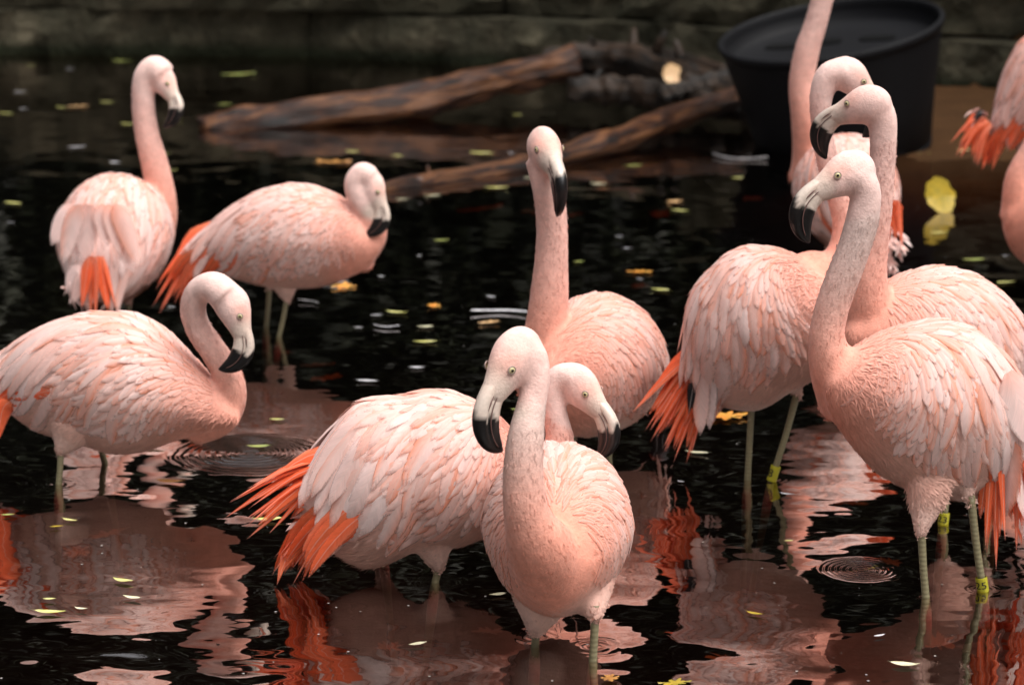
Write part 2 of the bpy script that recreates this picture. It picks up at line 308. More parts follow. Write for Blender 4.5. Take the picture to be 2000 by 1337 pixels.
# ------------------------------------------------------------------ flamingos
ST = np.array([0, .04, .10, .20, .33, .46, .60, .74, .86, .95, 1.0])
SH = np.array([.015, .060, .098, .134, .160, .165, .150, .115, .074, .040, .016])
SW = np.array([.015, .056, .090, .120, .140, .144, .130, .100, .066, .040, .018])
SZ = np.array([0, .004, .012, .020, .026, .026, .020, .008, -.006, -.016, -.022])
SS = np.linspace(0, 1, 101)
def smooth_tab(tab):
    y = np.interp(SS, ST, tab)
    for _ in range(6): y[1:-1] = (y[:-2]+2*y[1:-1]+y[2:])/4
    return y
TH, TW, TZ = smooth_tab(SH), smooth_tab(SW), smooth_tab(SZ)
class Body:
    """plumage envelope: a loft from the breast (s=0) to the tail root (s=1)"""
    def __init__(b, front, rear, hs, ws, roll=0, arch=0.0, fat=0.0, slim=0.0):
        b.F = np.asarray(front, float); ax = np.asarray(rear)-b.F; b.L = np.linalg.norm(ax); b.e1 = ax/b.L
        up = np.array([0, 0, 1.0]); b.e3 = unit(up-b.e1*np.dot(up, b.e1)); b.e2 = np.cross(b.e3, b.e1)
        if roll:
            c, s = math.cos(roll), math.sin(roll); b.e3, b.e2 = b.e3*c+b.e2*s, b.e2*c-b.e3*s
        fk = (1+fat*sstep(.5, .9, SS))*(1-slim*(1-sstep(0, .48, SS))); b.h = TH*hs*fk; b.w = TW*ws*(1+(fk-1)*.6); b.z = TZ*hs+arch*np.sin(SS*math.pi)
        b.dh = np.gradient((b.h+b.w)/2, SS)
    def at_s(b, s):
        i = min(max(s, 0), 1)*100; j = min(int(i), 99); f = i-j
        g = lambda t: t[j]*(1-f)+t[j+1]*f
        return g(b.h), g(b.w), g(b.z), g(b.dh)
    def loc(b, p):
        q = p-b.F; s = float(np.dot(q, b.e1))/b.L; h, w, z, dh = b.at_s(s)
        a = float(np.dot(q, b.e3))-z; c = float(np.dot(q, b.e2))
        if a < 0: w = w*(1-.16*min(1, -a/h))
        return s, a, c, h, w, z, dh
    def pt(b, s, phi, side, lift=0.0):
        h, w, z, dh = b.at_s(s); a = math.cos(phi); c = math.sin(phi)*side
        if a < 0: w = w*(1+.16*a)
        p = b.F+b.e1*(s*b.L)+b.e3*(z+a*h)+b.e2*(c*w)
        n = unit(b.e3*a/h+b.e2*c/w-b.e1*(dh/b.L)/((h+w)/2))
        return p+n*lift, n
    def mesh(b, n=36):
        V, F = [], []
        ss = np.concatenate([[0.0, .01, .02], np.linspace(.04, .96, 32), [.98, 1.0]])
        for s in ss:
            for k in range(n):
                ph = 2*math.pi*k/n; V.append(b.pt(s, ph if ph <= math.pi else 2*math.pi-ph, 1 if ph <= math.pi else -1)[0])
        m = len(ss)
        for i in range(m-1):
            for k in range(n): F.append((i*n+k, i*n+(k+1) % n, (i+1)*n+(k+1) % n, (i+1)*n+k))
        F.append(tuple(range(n-1, -1, -1))); F.append(tuple((m-1)*n+k for k in range(n)))
        return np.array(V), F

FW = np.array([[0, .25], [.12, .62], [.3, .92], [.55, 1.0], [.75, .90], [.88, .68], [.96, .40], [1, .10]])
FT = np.array([[0, .25], [.12, .62], [.3, .95], [.5, 1.0], [.68, .90], [.82, .68], [.92, .42], [.97, .24], [1, .05]])
FQ = np.array([[0, .12], [.2, .6], [.4, 1], [.6, .85], [.8, .5], [.92, .25], [1, .04]])
FP = np.array([[0, .45], [.15, .8], [.35, 1.0], [.55, .85], [.75, .55], [.9, .26], [1, .04]])
def feather_geo(path, nrm, width, prof, c_mid, c_edge, c_root, rnd, nx=4, cup=.22, twist=0.0):
    """grid feather along a path; returns verts, faces, colours, uvn, metric"""
    n = len(path); V, C, U, ME = [], [], [], []
    cum = 0.0
    for i in range(n):
        t = i/(n-1); d = path[min(i+1, n-1)]-path[max(i-1, 0)]; d = unit(d); nn = unit(nrm[i]-d*np.dot(nrm[i], d)); sd = np.cross(nn, d)
        if twist: sd, nn = sd*math.cos(twist)+nn*math.sin(twist), nn*math.cos(twist)-sd*math.sin(twist)
        if i: cum += float(np.linalg.norm(path[i]-path[i-1]))
        wd = width*float(np.interp(t, prof[:, 0], prof[:, 1]))*.5
        for j in range(nx):
            x = -1+2*j/(nx-1); V.append(path[i]+sd*(x*wd)-nn*(cup*wd*x*x))
            e = abs(x) if x*(1 if rnd > .5 else -1) > 0 else abs(x)*.2; cc = c_mid*(1-e)+c_edge*e; rt = max(0, 1-t/.45); cc = cc*(1-.6*rt)+c_root*(.6*rt)
            C.append(cc); U.append((x, t, 0)); ME.append((x*wd, cum, rnd))
    F = [(i*nx+j, i*nx+j+1, (i+1)*nx+j+1, (i+1)*nx+j) for i in range(n-1) for j in range(nx-1)]
    return V, F, C, U, ME
def feather_mesh(name, V, F, C, U, ME, root, mat='feather'):
    m = bpy.data.meshes.new(name); m.from_pydata((np.asarray(V)-root).tolist(), [], F); m.update()
    m.polygons.foreach_set('use_smooth', [True]*len(m.polygons)); m.materials.append(M[mat])
    a = m.color_attributes.new('Col', 'FLOAT_COLOR', 'POINT'); c = np.ones((len(V), 4)); c[:, :3] = C; a.data.foreach_set('color', c.ravel())
    for nm, d in (('uvn', U), ('metric', ME)):
        a = m.attributes.new(nm, 'FLOAT_VECTOR', 'POINT'); a.data.foreach_set('vector', np.asarray(d, float).ravel())
    return m
def lay(b, s, phi, side, beta, length, lift0, lift1, droop=0.0, n=7, free=.9, stiff=.0):
    """a feather path that lies on the body and leaves it near the tail"""
    p, nr = b.pt(s, phi, side, lift0); down = unit(np.cross(nr, b.e1))*side   # round the body, away from the spine
    if np.dot(down, b.e3) > 0 and phi < 1.5: down = -down
    d = b.e1*math.cos(beta)+down*math.sin(beta); d = unit(d-nr*np.dot(d, nr))
    path, nn = [p], [nr]; st = length/(n-1)
    for i in range(1, n):
        t = i/(n-1); q = p+d*st; sl, a, c, h, w, z, dh = b.loc(q)
        r = math.sqrt((a/h)**2+(c/w)**2)+1e-9
        g = unit(b.e3*a/h**2*.02+b.e2*c/w**2*.02-b.e1*(max(-6, dh)/b.L)*.02/((h+w)/2)*min(1, max(0, (1.02-sl)*8)))
        lift = lift0+(lift1-lift0)*t
        if (sl < free and r < 1.35) or r < 1:
            q = b.F+b.e1*(sl*b.L)+b.e3*(z+a/r)+b.e2*(c/r)+g*lift
            q = q*(1-stiff)+(p+d*st)*stiff if r >= 1 else q
        d2 = unit(q-p); d = unit(d*.35+d2*.65+np.array([0, 0, -droop])*st*8)
        nr = unit(nn[-1]*.4+g*.6); p = q; path.append(p); nn.append(nr)
    return path, nn

PALE = np.array([.915, .575, .50]); WHITE = np.array([.93, .755, .72]); PINK = np.array([.88, .42, .32]); ORANGE = np.array([.88, .24, .085]); RED = np.array([.95, .125, .036]); BLACKF = np.array([.012, .011, .012])
HEADP = np.array([.84, .585, .525]); NECKP = np.array([.81, .54, .48]); SALMON = np.array([.80, .28, .18]); BELLY = np.array([.78, .45, .36])

def digits_on_band(txt, centre, axis, facing, rad, h, parent, root):
    cu = bpy.data.curves.new('number', 'FONT'); cu.body = txt; cu.size = h; cu.align_x = 'CENTER'; cu.align_y = 'CENTER'; cu.extrude = 0
    t = bpy.data.objects.new('number', cu); col.objects.link(t); dg = bpy.context.evaluated_depsgraph_get(); me = bpy.data.meshes.new_from_object(t.evaluated_get(dg))
    col.objects.unlink(t); bpy.data.objects.remove(t)
    bm = bmesh.new(); bm.from_mesh(me); bmesh.ops.subdivide_edges(bm, edges=[e for e in bm.edges if e.calc_length() > .004], cuts=2); bmesh.ops.triangulate(bm, faces=bm.faces[:]); bm.to_mesh(me); bm.free()
    axis = unit(axis); f = unit(facing-axis*np.dot(facing, axis)); r = np.cross(axis, f)*1.0
    for v in me.vertices:
        a = v.co.x*1.15/rad; q = centre+axis*v.co.y+(f*math.cos(a)+r*math.sin(a))*(rad+.0012)-root; v.co = q
    me.materials.clear(); me.materials.append(M['band_black']); o = bpy.data.objects.new('number', me); link(o, parent); return o

HST = np.array([[-.057, 0, .006, .006], [-.050, .0, .024, .020], [-.035, .001, .038, .029], [-.012, .002, .046, .034], [.012, .002, .046, .036], [.035, -.001, .040, .032], [.058, -.007, .032, .0255], [.080, -.012, .0265, .020], [.096, -.016, .022, .0165]])
BCV = np.array([[.070, -.010], [.086, -.015], [.102, -.023], [.117, -.036], [.127, -.055], [.130, -.077], [.127, -.097], [.122, -.111]])
BHD = np.array([.0240, .0250, .0268, .0285, .0268, .0210, .0125, .0025]); BHW = np.array([.0175, .0165, .0160, .0155, .0140, .0115, .0080, .0025])

def flamingo(label, Yb, front, rear, hs, ws, neck, head, legs, tails=(), tint=0.0, grey=0.0, seed=0, roll=0.0, arch=0.0, droop=.5, beta=1.0, bands=(), orange=1.0, big=1.0, voxel=.0052, fluff=(), flight=True, neckgrey=0.0, fat=0.0, slim=0.0):
    R = np.random.default_rng(100+seed); U3 = lambda: R.random()
    F0, R0 = at(*front), at(*rear); b = Body(F0, R0, hs, ws, roll, arch, fat, slim)
    base = wat(legs[0][2], legs[0][3]) if legs else np.array([F0[0], F0[1], 0]); root = np.array([base[0], base[1], -.29])
    thing = tag(empty('flamingo', root), label, 'flamingo', 'flamingos wading in the pond')
    # ---- skeleton of the neck, in space
    NP = np.array([at(x, y, Yb+dy) for x, y, r, dy in neck]); NR = np.array([r/ppm(p) for (x, y, r, dy), p in zip(neck, NP)])
    NN = cat_spline(np.column_stack([NP, NR]), 64); NPs, NRs = NN[:, :3], NN[:, 3]
    parts = [b.mesh(), tube(NPs, NRs, 18)]
    # ---- head: local x to the bill, z up
    hd = None
    if head:
        hx, hy, hdy, fx, fy, fY, hscale = head[:7]; Hc = at(hx, hy, Yb+hdy); tgt = at(fx, fy, Yb+fY); xf = unit(tgt-Hc)
        upv = np.array(head[7] if len(head) > 7 else (0, 0, 1.0)); zf = unit(upv-xf*np.dot(upv, xf)); yf = np.cross(zf, xf)
        L2W = lambda q: Hc+(xf*q[0]+yf*q[1]+zf*q[2])*hscale
        V, F, n = [], [], 22
        HS = cat_spline(HST, 22)
        for (x, z, hh, hw) in HS:
            for kk in range(n):
                a = 2*math.pi*kk/n; cz = math.sin(a); cy = math.cos(a); V.append(L2W((x, cy*hw*(1-.10*max(0, cz)), z+cz*hh)))
        for i in range(len(HS)-1):
            for kk in range(n): F.append((i*n+kk, i*n+(kk+1) % n, (i+1)*n+(kk+1) % n, (i+1)*n+kk))
        F.append(tuple(range(n-1, -1, -1))); F.append(tuple((len(HS)-1)*n+kk for kk in range(n)))
        parts.append((np.array(V), F)); hd = (Hc, xf, yf, zf, hscale)
    # ---- feathered thighs
    legpts = []
    for (tx, ty, wx, wy, thick) in legs:
        pw = wat(wx, wy); T = at(tx, ty, pw[1]); up = T+np.array([0, 0, .07]); cen = b.F+b.e1*(.52*b.L); inner = lerp(up, cen, .55)
        s = cat_spline(np.array([[*inner, .060*thick], [*lerp(inner, T, .5), .048*thick], [*lerp(inner, T, .78), .031*thick], [*T, .014*thick], [*(T+unit(pw-T)*.012), .0085]]), 14)
        parts.append(tube(s[:, :3], s[:, 3], 14)); legpts.append((T, pw))
    V, F = merge(parts)
    m = bpy.data.meshes.new('t'); m.from_pydata(V.tolist(), [], F); m.update(); o = bpy.data.objects.new('t', m); col.objects.link(o)
    md = o.modifiers.new('r', 'REMESH'); md.mode = 'VOXEL'; md.voxel_size = voxel; md.use_smooth_shade = True
    dg = bpy.context.evaluated_depsgraph_get(); me = bpy.data.meshes.new_from_object(o.evaluated_get(dg)); bpy.data.objects.remove(o); bpy.data.meshes.remove(m)
    nv = len(me.vertices); co = np.empty(nv*3); me.vertices.foreach_get('co', co); co = co.reshape(-1, 3)
    ed = np.empty(len(me.edges)*2, int); me.edges.foreach_get('vertices', ed); ed = ed.reshape(-1, 2)
    deg = np.bincount(ed.ravel(), minlength=nv)[:, None]
    for it in range(9):
        acc = np.zeros_like(co)
        for ax in range(3):
            acc[:, ax] = np.bincount(ed[:, 0], co[ed[:, 1], ax], nv)+np.bincount(ed[:, 1], co[ed[:, 0], ax], nv)
        co = co+(.5 if it != 3 else -.3)*(acc/np.maximum(deg, 1)-co)
    # ---- pigment
    d2 = ((co[:, None, :]-NPs[None, ::2, :])**2).sum(2); ni = d2.argmin(1); tn = ni/(len(NPs[::2])-1); dn = np.sqrt(d2.min(1))-NRs[::2][ni]
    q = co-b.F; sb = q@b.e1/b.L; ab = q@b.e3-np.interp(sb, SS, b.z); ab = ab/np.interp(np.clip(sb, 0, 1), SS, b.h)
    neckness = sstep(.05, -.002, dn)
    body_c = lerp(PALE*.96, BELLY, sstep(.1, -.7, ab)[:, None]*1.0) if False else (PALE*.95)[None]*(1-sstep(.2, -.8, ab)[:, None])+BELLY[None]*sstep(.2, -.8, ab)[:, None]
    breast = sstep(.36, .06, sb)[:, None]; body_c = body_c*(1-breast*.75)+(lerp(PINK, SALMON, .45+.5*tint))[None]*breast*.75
    nk = sstep(.05, .75, tn)[:, None]; neck_c = (lerp(SALMON, PINK, .55-.45*tint))[None]*(1-nk)+lerp(lerp(NECKP, PINK, max(0, tint)*.5), np.array([.62, .52, .47]), neckgrey)[None]*nk
    topn = sstep(.72, .95, tn)[:, None]; neck_c = neck_c*(1-topn)+lerp(HEADP, PINK, tint*.35)[None]*topn
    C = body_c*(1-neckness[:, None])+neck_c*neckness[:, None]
    if hd is not None:
        Hc, xf, yf, zf, hsc = hd; ql = np.stack([(co-Hc)@xf, (co-Hc)@yf, (co-Hc)@zf], 1)/hsc
        inh = sstep(.105, .085, np.linalg.norm(ql*np.array([.75, 1, 1]), axis=1))[:, None]
        hc = lerp(HEADP, PINK, tint*.4)[None]*np.ones((nv, 1)); lore = (sstep(.032, .066, ql[:, 0]+.15*ql[:, 2])[:, None]); hc = hc*(1-lore)+np.array([.66, .52, .44])[None]*lore
        rosy = np.exp(-(((ql[:, 0]-.035)/.03)**2+((ql[:, 2]-.022)/.02)**2))[:, None]*.45; hc = hc*(1-rosy)+lerp(PINK, SALMON, .3)[None]*rosy
        C = C*(1-inh)+hc*inh
    th = np.zeros(nv)
    for T, pw in legpts: th = np.maximum(th, sstep(.10, .03, np.linalg.norm(co-T, axis=1)))
    C = C*(1-th[:, None]*.6)+np.array([.70, .50, .43])[None]*th[:, None]*.6
    C = np.clip(C*(1+R.normal(0, .02, (nv, 1))), 0, .95)
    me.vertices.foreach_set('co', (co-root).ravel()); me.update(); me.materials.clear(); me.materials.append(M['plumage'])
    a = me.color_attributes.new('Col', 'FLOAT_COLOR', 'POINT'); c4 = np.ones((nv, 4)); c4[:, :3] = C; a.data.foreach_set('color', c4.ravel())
    me.name = 'body'; bo = bpy.data.objects.new('body', me); link(bo, thing)
    # ---- down: short soft barbs over the body, neck and head
    nr = np.empty(nv*3); me.vertices.foreach_get('normal', nr); nr = nr.reshape(-1, 3)
    tang = np.gradient(NPs, axis=0)[::2]; tang /= np.linalg.norm(tang, axis=1)[:, None]
    flow = -tang[ni]*neckness[:, None]+(b.e1[None]-.35*np.array([0, 0, 1])[None])*(1-neckness[:, None])
    if hd is not None: flow = flow*(1-inh)+(-xf[None]+.15*zf[None])*inh
    flow -= nr*(flow*nr).sum(1)[:, None]; flow /= np.linalg.norm(flow, axis=1)[:, None]+1e-9
    covered = (sb > .14) & (sb < 1.0) & (ab > -.05) & (neckness < .3)
    keep = ~covered
    if hd is not None: keep &= ~((ql[:, 0] > .055) & (np.linalg.norm(ql, axis=1) < .13))
    if hd is not None: keep &= inh[:, 0] < .35
    idx = np.where(keep)[0]; idx = np.concatenate([idx, idx]); nb = len(idx)
    ln = (.0080+.0110*(1-neckness[idx]))*R.uniform(.6, 1.5, nb); ln *= 1-.72*th[idx]
    if hd is not None: ln *= 1-.45*inh[idx, 0]
    wd = (.0014+.0016*(1-neckness[idx]))*R.uniform(.7, 1.4, nb)
    side = np.cross(nr[idx], flow[idx]); fl = flow[idx]+side*R.normal(0, .30, (nb, 1)); lf = R.uniform(.02, .20, (nb, 1))*(.25+.75*(1-neckness[idx, None]))*(1-.8*th[idx, None])
    P0 = co[idx]+(side*R.normal(0, .0045, (nb, 1)))+flow[idx]*R.normal(0, .0045, (nb, 1))-nr[idx]*.0008
    A = P0-side*wd[:, None]; B = P0+side*wd[:, None]; T = P0+(fl+nr[idx]*lf)*ln[:, None]
    VV = np.stack([B, A, T], 1).reshape(-1, 3)-root; dm = bpy.data.meshes.new('down'); dm.vertices.add(nb*3); dm.vertices.foreach_set('co', VV.ravel()); dm.loops.add(nb*3); dm.loops.foreach_set('vertex_index', np.arange(nb*3)); dm.polygons.add(nb); dm.polygons.foreach_set('loop_start', np.arange(0, nb*3, 3)); dm.update(calc_edges=True)
    dm.polygons.foreach_set('use_smooth', np.ones(nb, bool))
    cb_ = np.clip(C[idx]*(1+R.normal(.02, .06, (nb, 1))), 0, .97); c4 = np.ones((nb*3, 4)); c4[:, :3] = np.repeat(cb_, 3, 0); a = dm.color_attributes.new('Col', 'FLOAT_COLOR', 'POINT'); a.data.foreach_set('color', c4.ravel())
    nn_ = nr[idx]+flow[idx]*.10+R.normal(0, .05, (nb, 3)); nn_ /= np.linalg.norm(nn_, axis=1)[:, None]; dm.normals_split_custom_set_from_vertices(np.repeat(nn_, 3, 0).tolist())
    dm.materials.append(M['down']); do = bpy.data.objects.new('down', dm); link(do, bo); do['kind'] = 'stuff'
    # ---- bill and eyes
    if hd is not None:
        Hc, xf, yf, zf, hsc = hd; loc = lambda q: Hc+(xf*q[0]+yf*q[1]+zf*q[2])*hsc
        B5 = cat_spline(np.column_stack([BCV, BHD, BHW]), 22); tg = np.gradient(B5[:, :2], axis=0); tg /= np.linalg.norm(tg, axis=1)[:, None]; no = np.stack([-tg[:, 1], tg[:, 0]], 1)   # outer side
        def mand(off, dep, wid, black0, nseg=16):
            V, F, Cc = [], [], []
            for i in range(22):
                c0 = B5[i, :2]+no[i]*B5[i, 2]*off
                for kk in range(nseg):
                    a = 2*math.pi*kk/nseg; p = c0+no[i]*math.sin(a)*B5[i, 2]*dep; V.append(loc((p[0], math.cos(a)*B5[i, 3]*wid, p[1])))
                    t = i/21+.03*math.sin(a*3+seed)+.035*math.sin(a)-.02*math.cos(2*a); kbl = sstep(black0-.015, black0+.015, t); basec = lerp((.68, .52, .43), (.64, .53, .45), sstep(.0, .3, t)); Cc.append(lerp(basec, (.010, .009, .009), kbl))
            for i in range(21):
                for kk in range(nseg): F.append((i*nseg+kk, i*nseg+(kk+1) % nseg, (i+1)*nseg+(kk+1) % nseg, (i+1)*nseg+kk))
            F.append(tuple(21*nseg+kk for kk in range(nseg)))
            return V, F, np.array(Cc)
        V, F, Cc = mand(-.22, .78, 1.0, .40); bill = part('bill', V, F, M['bill'], thing, root, True, Cc)
        V, F, Cc = mand(.50, .50, .90, .42); part('upper_bill', V, F, M['bill'], bill, root, True, Cc)
        for sd_ in (-1, 1):
            e = np.array([.041, sd_*.0290, .012]); ce = loc(e); nrm = unit(yf*sd_*1.0+xf*.30+zf*.10)
            def dome(r, bulge, off, mat, par, nm):
                u = unit(np.cross(nrm, zf)); v = np.cross(nrm, u); V, F = [], []; rings = [(1, 0), (.92, .35), (.7, .7), (.35, .94), (0.02, 1)]
                for rr, hh in rings:
                    for kk in range(14): a = 2*math.pi*kk/14; V.append(ce+nrm*(off+bulge*hh)*hsc+(u*math.cos(a)+v*math.sin(a))*r*rr*hsc)
                for i in range(4):
                    for kk in range(14): F.append((i*14+kk, i*14+(kk+1) % 14, (i+1)*14+(kk+1) % 14, (i+1)*14+kk))
                F.append(tuple(4*14+kk for kk in range(14))); return part(nm, V, F, mat, par, root)
            ey = dome(.0068, .0042, -.0008, M['iris'], thing, 'eye'); dome(.0028, .0012, .0030, M['pupil'], ey, 'pupil')
            u = unit(np.cross(nrm, zf)); v = np.cross(nrm, u); aa = np.linspace(0, 2*math.pi, 19)[:-1]
            ringp = [ce+nrm*.0004*hsc+(u*math.cos(a)+v*math.sin(a))*.0070*hsc for a in aa]; V, F = tube(ringp+[ringp[0]], [.0014*hsc]*19, 6, nrm, caps=False); part('eyelid', V, F, M['eyelid'], ey, root)
            i0, i1 = 3, 8; V, F = tube([loc((B5[i, 0]+no[i, 0]*B5[i, 2]*.42, sd_*B5[i, 3]*.90, B5[i, 1]+no[i, 1]*B5[i, 2]*.42)) for i in range(i0, i1)], np.array([.0004, .0013, .0016, .0012, .0003])*hsc, 6, xf); part('nostril', V, F, M['nostril'], bill, root)
            V, F = tube([loc((B5[i, 0]+no[i, 0]*B5[i, 2]*.12, sd_*B5[i, 3]*.985, B5[i, 1]+no[i, 1]*B5[i, 2]*.12)) for i in range(2, 18)], np.full(16, .0011*hsc), 5, xf); part('mouth_line', V, F, M['nostril'], bill, root)
    # ---- plumage of the back and wings
    acc = [[], [], [], [], []]
    def add_joined(g):
        V, F, C_, U_, ME_ = g; o = len(acc[0]); acc[0].extend(V); acc[1].extend([tuple(i+o for i in f) for f in F]); acc[2].extend(C_); acc[3].extend(U_); acc[4].extend(ME_)
    def colours(kind):
        r1, r2 = U3(), U3(); og = orange*1.3
        if kind == 'small': mid = lerp(PALE, WHITE, r1*.6) if r1 > .3 else lerp(PALE, PINK, .5); edge = lerp(mid, ORANGE if r2*og > .55 else PALE, .7); rootc = lerp(PALE, PINK if r2 < .6 else ORANGE, .35+.4*r2)
        elif kind == 'mid': mid = lerp(PALE, WHITE, r1*.8) if r1 > .25 else lerp(PALE, PINK, .4); edge = lerp(mid, ORANGE, (.8 if r2*og > .58 else .15)); rootc = lerp(PINK, ORANGE, .25+.55*r2*og)
        elif kind == 'long': mid = lerp(PALE, WHITE, .25+.6*r1); edge = lerp(mid, WHITE if r2*og < .45 else (PINK if r2*og < .72 else ORANGE), .6); rootc = lerp(PINK, ORANGE, .5*r2)
        elif kind == 'fire': mid = lerp(RED, np.array([.95, .22, .09]), .8*r1); edge = lerp(RED, np.array([.95, .30, .17]), .8*r2); rootc = lerp(ORANGE, PINK, .6*r2)
        elif kind == 'black': mid = BLACKF; edge = BLACKF; rootc = lerp(BLACKF, RED, .4)
        else: mid = lerp(PALE, WHITE, r1); edge = mid; rootc = PALE
        return [lerp(x, lerp(PINK, SALMON, .35), .42*tint) if kind not in ('fire', 'black') else x for x in (mid, edge, rootc)]
    # mantle and wing coverts: small feathers, joined
    s = .47
    while s > .085:
        big_s = sstep(.08, .5, s); lenf = (.036+.084*big_s)*big; h, w_, z, dh = b.at_s(s); stepphi = (.011+.009*big_s)*big/((h+w_)/2)
        phi = R.uniform(0, stepphi)
        while phi < 2.0-.15*sstep(.3, .08, s):
            for sd_ in (-1, 1):
                if phi > 1.75 and s > .45: continue
                bt = (.15+.75*sstep(.0, .9, phi)+.25*sstep(.9, 1.7, phi))*beta*(.75+.35*sstep(.5, .1, s))+R.normal(0, .07)
                pth, nn = lay(b, s+R.normal(0, .010), phi+R.normal(0, .03), sd_, bt, lenf*R.uniform(.8, 1.25), .0010, (.0048+.0028*U3())*(.35+.65*sstep(.1, .3, s)), n=5)
                bl = .85*sstep(.26, .09, s); chest = lerp(PINK, SALMON, .35+.5*tint); cs_ = [lerp(c__, chest, bl) for c__ in colours('small')]; add_joined(feather_geo(pth, nn, lenf*R.uniform(.27, .36), FW, *cs_, U3(), nx=4, cup=.34))
            phi += stepphi*R.uniform(.85, 1.15)
        s -= .026*(.7+.5*big_s)*.5/b.L*big
    if acc[0]:
        fm = feather_mesh('covert_feathers', *acc, root, mat='covert'); co_ = bpy.data.objects.new('covert_feathers', fm); link(co_, thing); co_['kind'] = 'stuff'
    def add_feather(nm, parent, g):
        ob = bpy.data.objects.new(nm, feather_mesh(nm, *g, root)); link(ob, parent); return ob
    # flame-coloured flight feathers that show under the wing
    wings = []
    for sd_ in (-1, 1):
        h_, w_, z_, _ = b.at_s(.5)
        pth, nn = lay(b, .46, .95, sd_, .15, .12*big, .001, .003); wg = add_feather('wing', thing, feather_geo(pth, nn, .05, FW, *colours('mid'), U3(), nx=5)); wings.append(wg)
        if flight:
            for i in range(11):
                s0 = .58+.034*i; ph = 1.60-.012*i+R.normal(0, .06); pth, nn = lay(b, s0, ph, sd_, .62*beta+R.normal(0, .08), .19*big*R.uniform(.8, 1.15), .001, .006, droop*.8, free=.82, n=8)
                add_feather('flight_feather', wg, feather_geo(pth, nn, .034, FT, *colours('fire'), U3()))
        # long drooping tertials, rear rows first
        rows = [(.70, 5, .19, .10), (.60, 6, .23, .16), (.50, 7, .235, .22), (.41, 8, .20, .35), (.33, 8, .15, .5)]
        for ri, (s0, cnt, ln_, ph0) in enumerate(rows):
            for i in range(cnt):
                f = (i+.5*(ri % 2)+R.uniform(-.2, .2))/cnt; ph = ph0*.5+(1.50-.08*ri)*f; bt = (.10+.85*sstep(0, 1.1, ph))*beta*(.8+.12*ri)+R.normal(0, .07)
                pth, nn = lay(b, s0+R.normal(0, .02)+.03*f, ph, sd_, bt, ln_*big*R.uniform(.85, 1.18)*(b.L/.5)**.5, -.0015+.0007*ri, .0045+.0008*ri+.0030*U3(), droop, n=9, free=.86)
                add_feather('feather', wg, feather_geo(pth, nn, ((.038+.012*U3()) if ri < 3 else (.030+.008*U3()))*big, FT, *colours('long' if ri < 3 else 'mid'), U3(), nx=4, twist=R.normal(0, .10)))
    # tail
    tl = None
    for (x0, y0, x1, y1, cnt, spread, wpx, kind, dY) in tails:
        Yr = rear[2]+dY; A0 = at(x0, y0, Yr); B0 = at(x1, y1, Yr+.01); L = np.linalg.norm(B0-A0); ax = unit(B0-A0); vw = unit(A0-np.array([0, 0, CAMH])); sdv = unit(np.cross(ax, vw)); px = 1/ppm(A0)
        cnt = int(cnt*1.9) if kind == 'fire' else cnt
        for i in range(cnt):
            f = (i+.5)/cnt-.5+R.normal(0, .05); thin = kind == 'fire' and i % 5 > 1; ln_ = L*(R.uniform(.75, 1.08) if thin else R.uniform(.5, .88))*(1-.2*abs(f))
            fe = (round((f+.5)*3)/3-.5)*.9+R.normal(0, .07) if thin else f; d0 = unit(ax+sdv*f*.35); st = A0+sdv*f*spread*px*.75+vw*R.normal(0, .012)
            end = st+ax*ln_+sdv*(fe*1.5-f*.6)*spread*px+np.array([0, 0, -.02-.02*U3()]); mid = lerp(st, end, .5)-sdv*f*.01+np.array([0, 0, .020+.014*U3()])
            P = cat_spline(np.array([st, mid, end]), 8); nrm_ = [unit(-vw+sdv*f*.9+R.normal(0, .15, 3)+np.array([0, 0, .5]))]*8
            ob = add_feather('tail' if tl is None else 'tail_feather', thing if tl is None else tl, feather_geo(list(P), nrm_, wpx*px*(R.uniform(.40, .75) if thin else R.uniform(1.1, 1.8)), FQ if kind in ('fire', 'black') else FT, *colours(kind), U3(), twist=R.normal(0, .25)))
            tl = tl or ob
    # loose white fluff
    for (x0, y0, rad, cnt) in fluff:
        A0 = at(x0, y0, rear[2]); px = 1/ppm(A0); g_acc = [[], [], [], [], []]
        for i in range(cnt):
            d = unit(b.e1*.9+R.normal(0, .5, 3)+np.array([0, 0, -.5])); st = A0+R.normal(0, .4, 3)*rad*px; P = [st+d*rad*px*t*1.3+np.array([0, 0, -.01*t*t]) for t in np.linspace(0, 1, 4)]
            V, F, C_, U_, ME_ = feather_geo(P, [unit(R.normal(0, 1, 3)+np.array([0, -1, 1]))]*4, rad*px*.4, FP, *colours('white'), U3(), nx=3); o = len(g_acc[0])
            g_acc[0].extend(V); g_acc[1].extend([tuple(i_+o for i_ in f) for f in F]); g_acc[2].extend(C_); g_acc[3].extend(U_); g_acc[4].extend(ME_)
        ob = bpy.data.objects.new('vent_fluff', feather_mesh('vent_fluff', *g_acc, root)); link(ob, thing); ob['kind'] = 'stuff'
    # ---- legs
    for li, ((T, pw), lg) in enumerate(zip(legpts, legs)):
        d = pw-T; slope = d[:2]/max(.02, -d[2]); bz = float(bed_z(np.array([pw[0]]), np.array([pw[1]]))[0])+.012; foot = np.array([pw[0]+slope[0]*.5*(-bz), pw[1]+slope[1]*.5*(-bz)+.01, bz])
        kn = lerp(pw, foot, .18); P = [T+np.array([0, 0, .02]), lerp(T, pw, .5), pw, kn, lerp(kn, foot, .5)+np.array([0, .008, 0]), foot]
        S_ = cat_spline(np.column_stack([P, [.0088, .0078, .0082, .0115, .0074, .0075]]), 30)
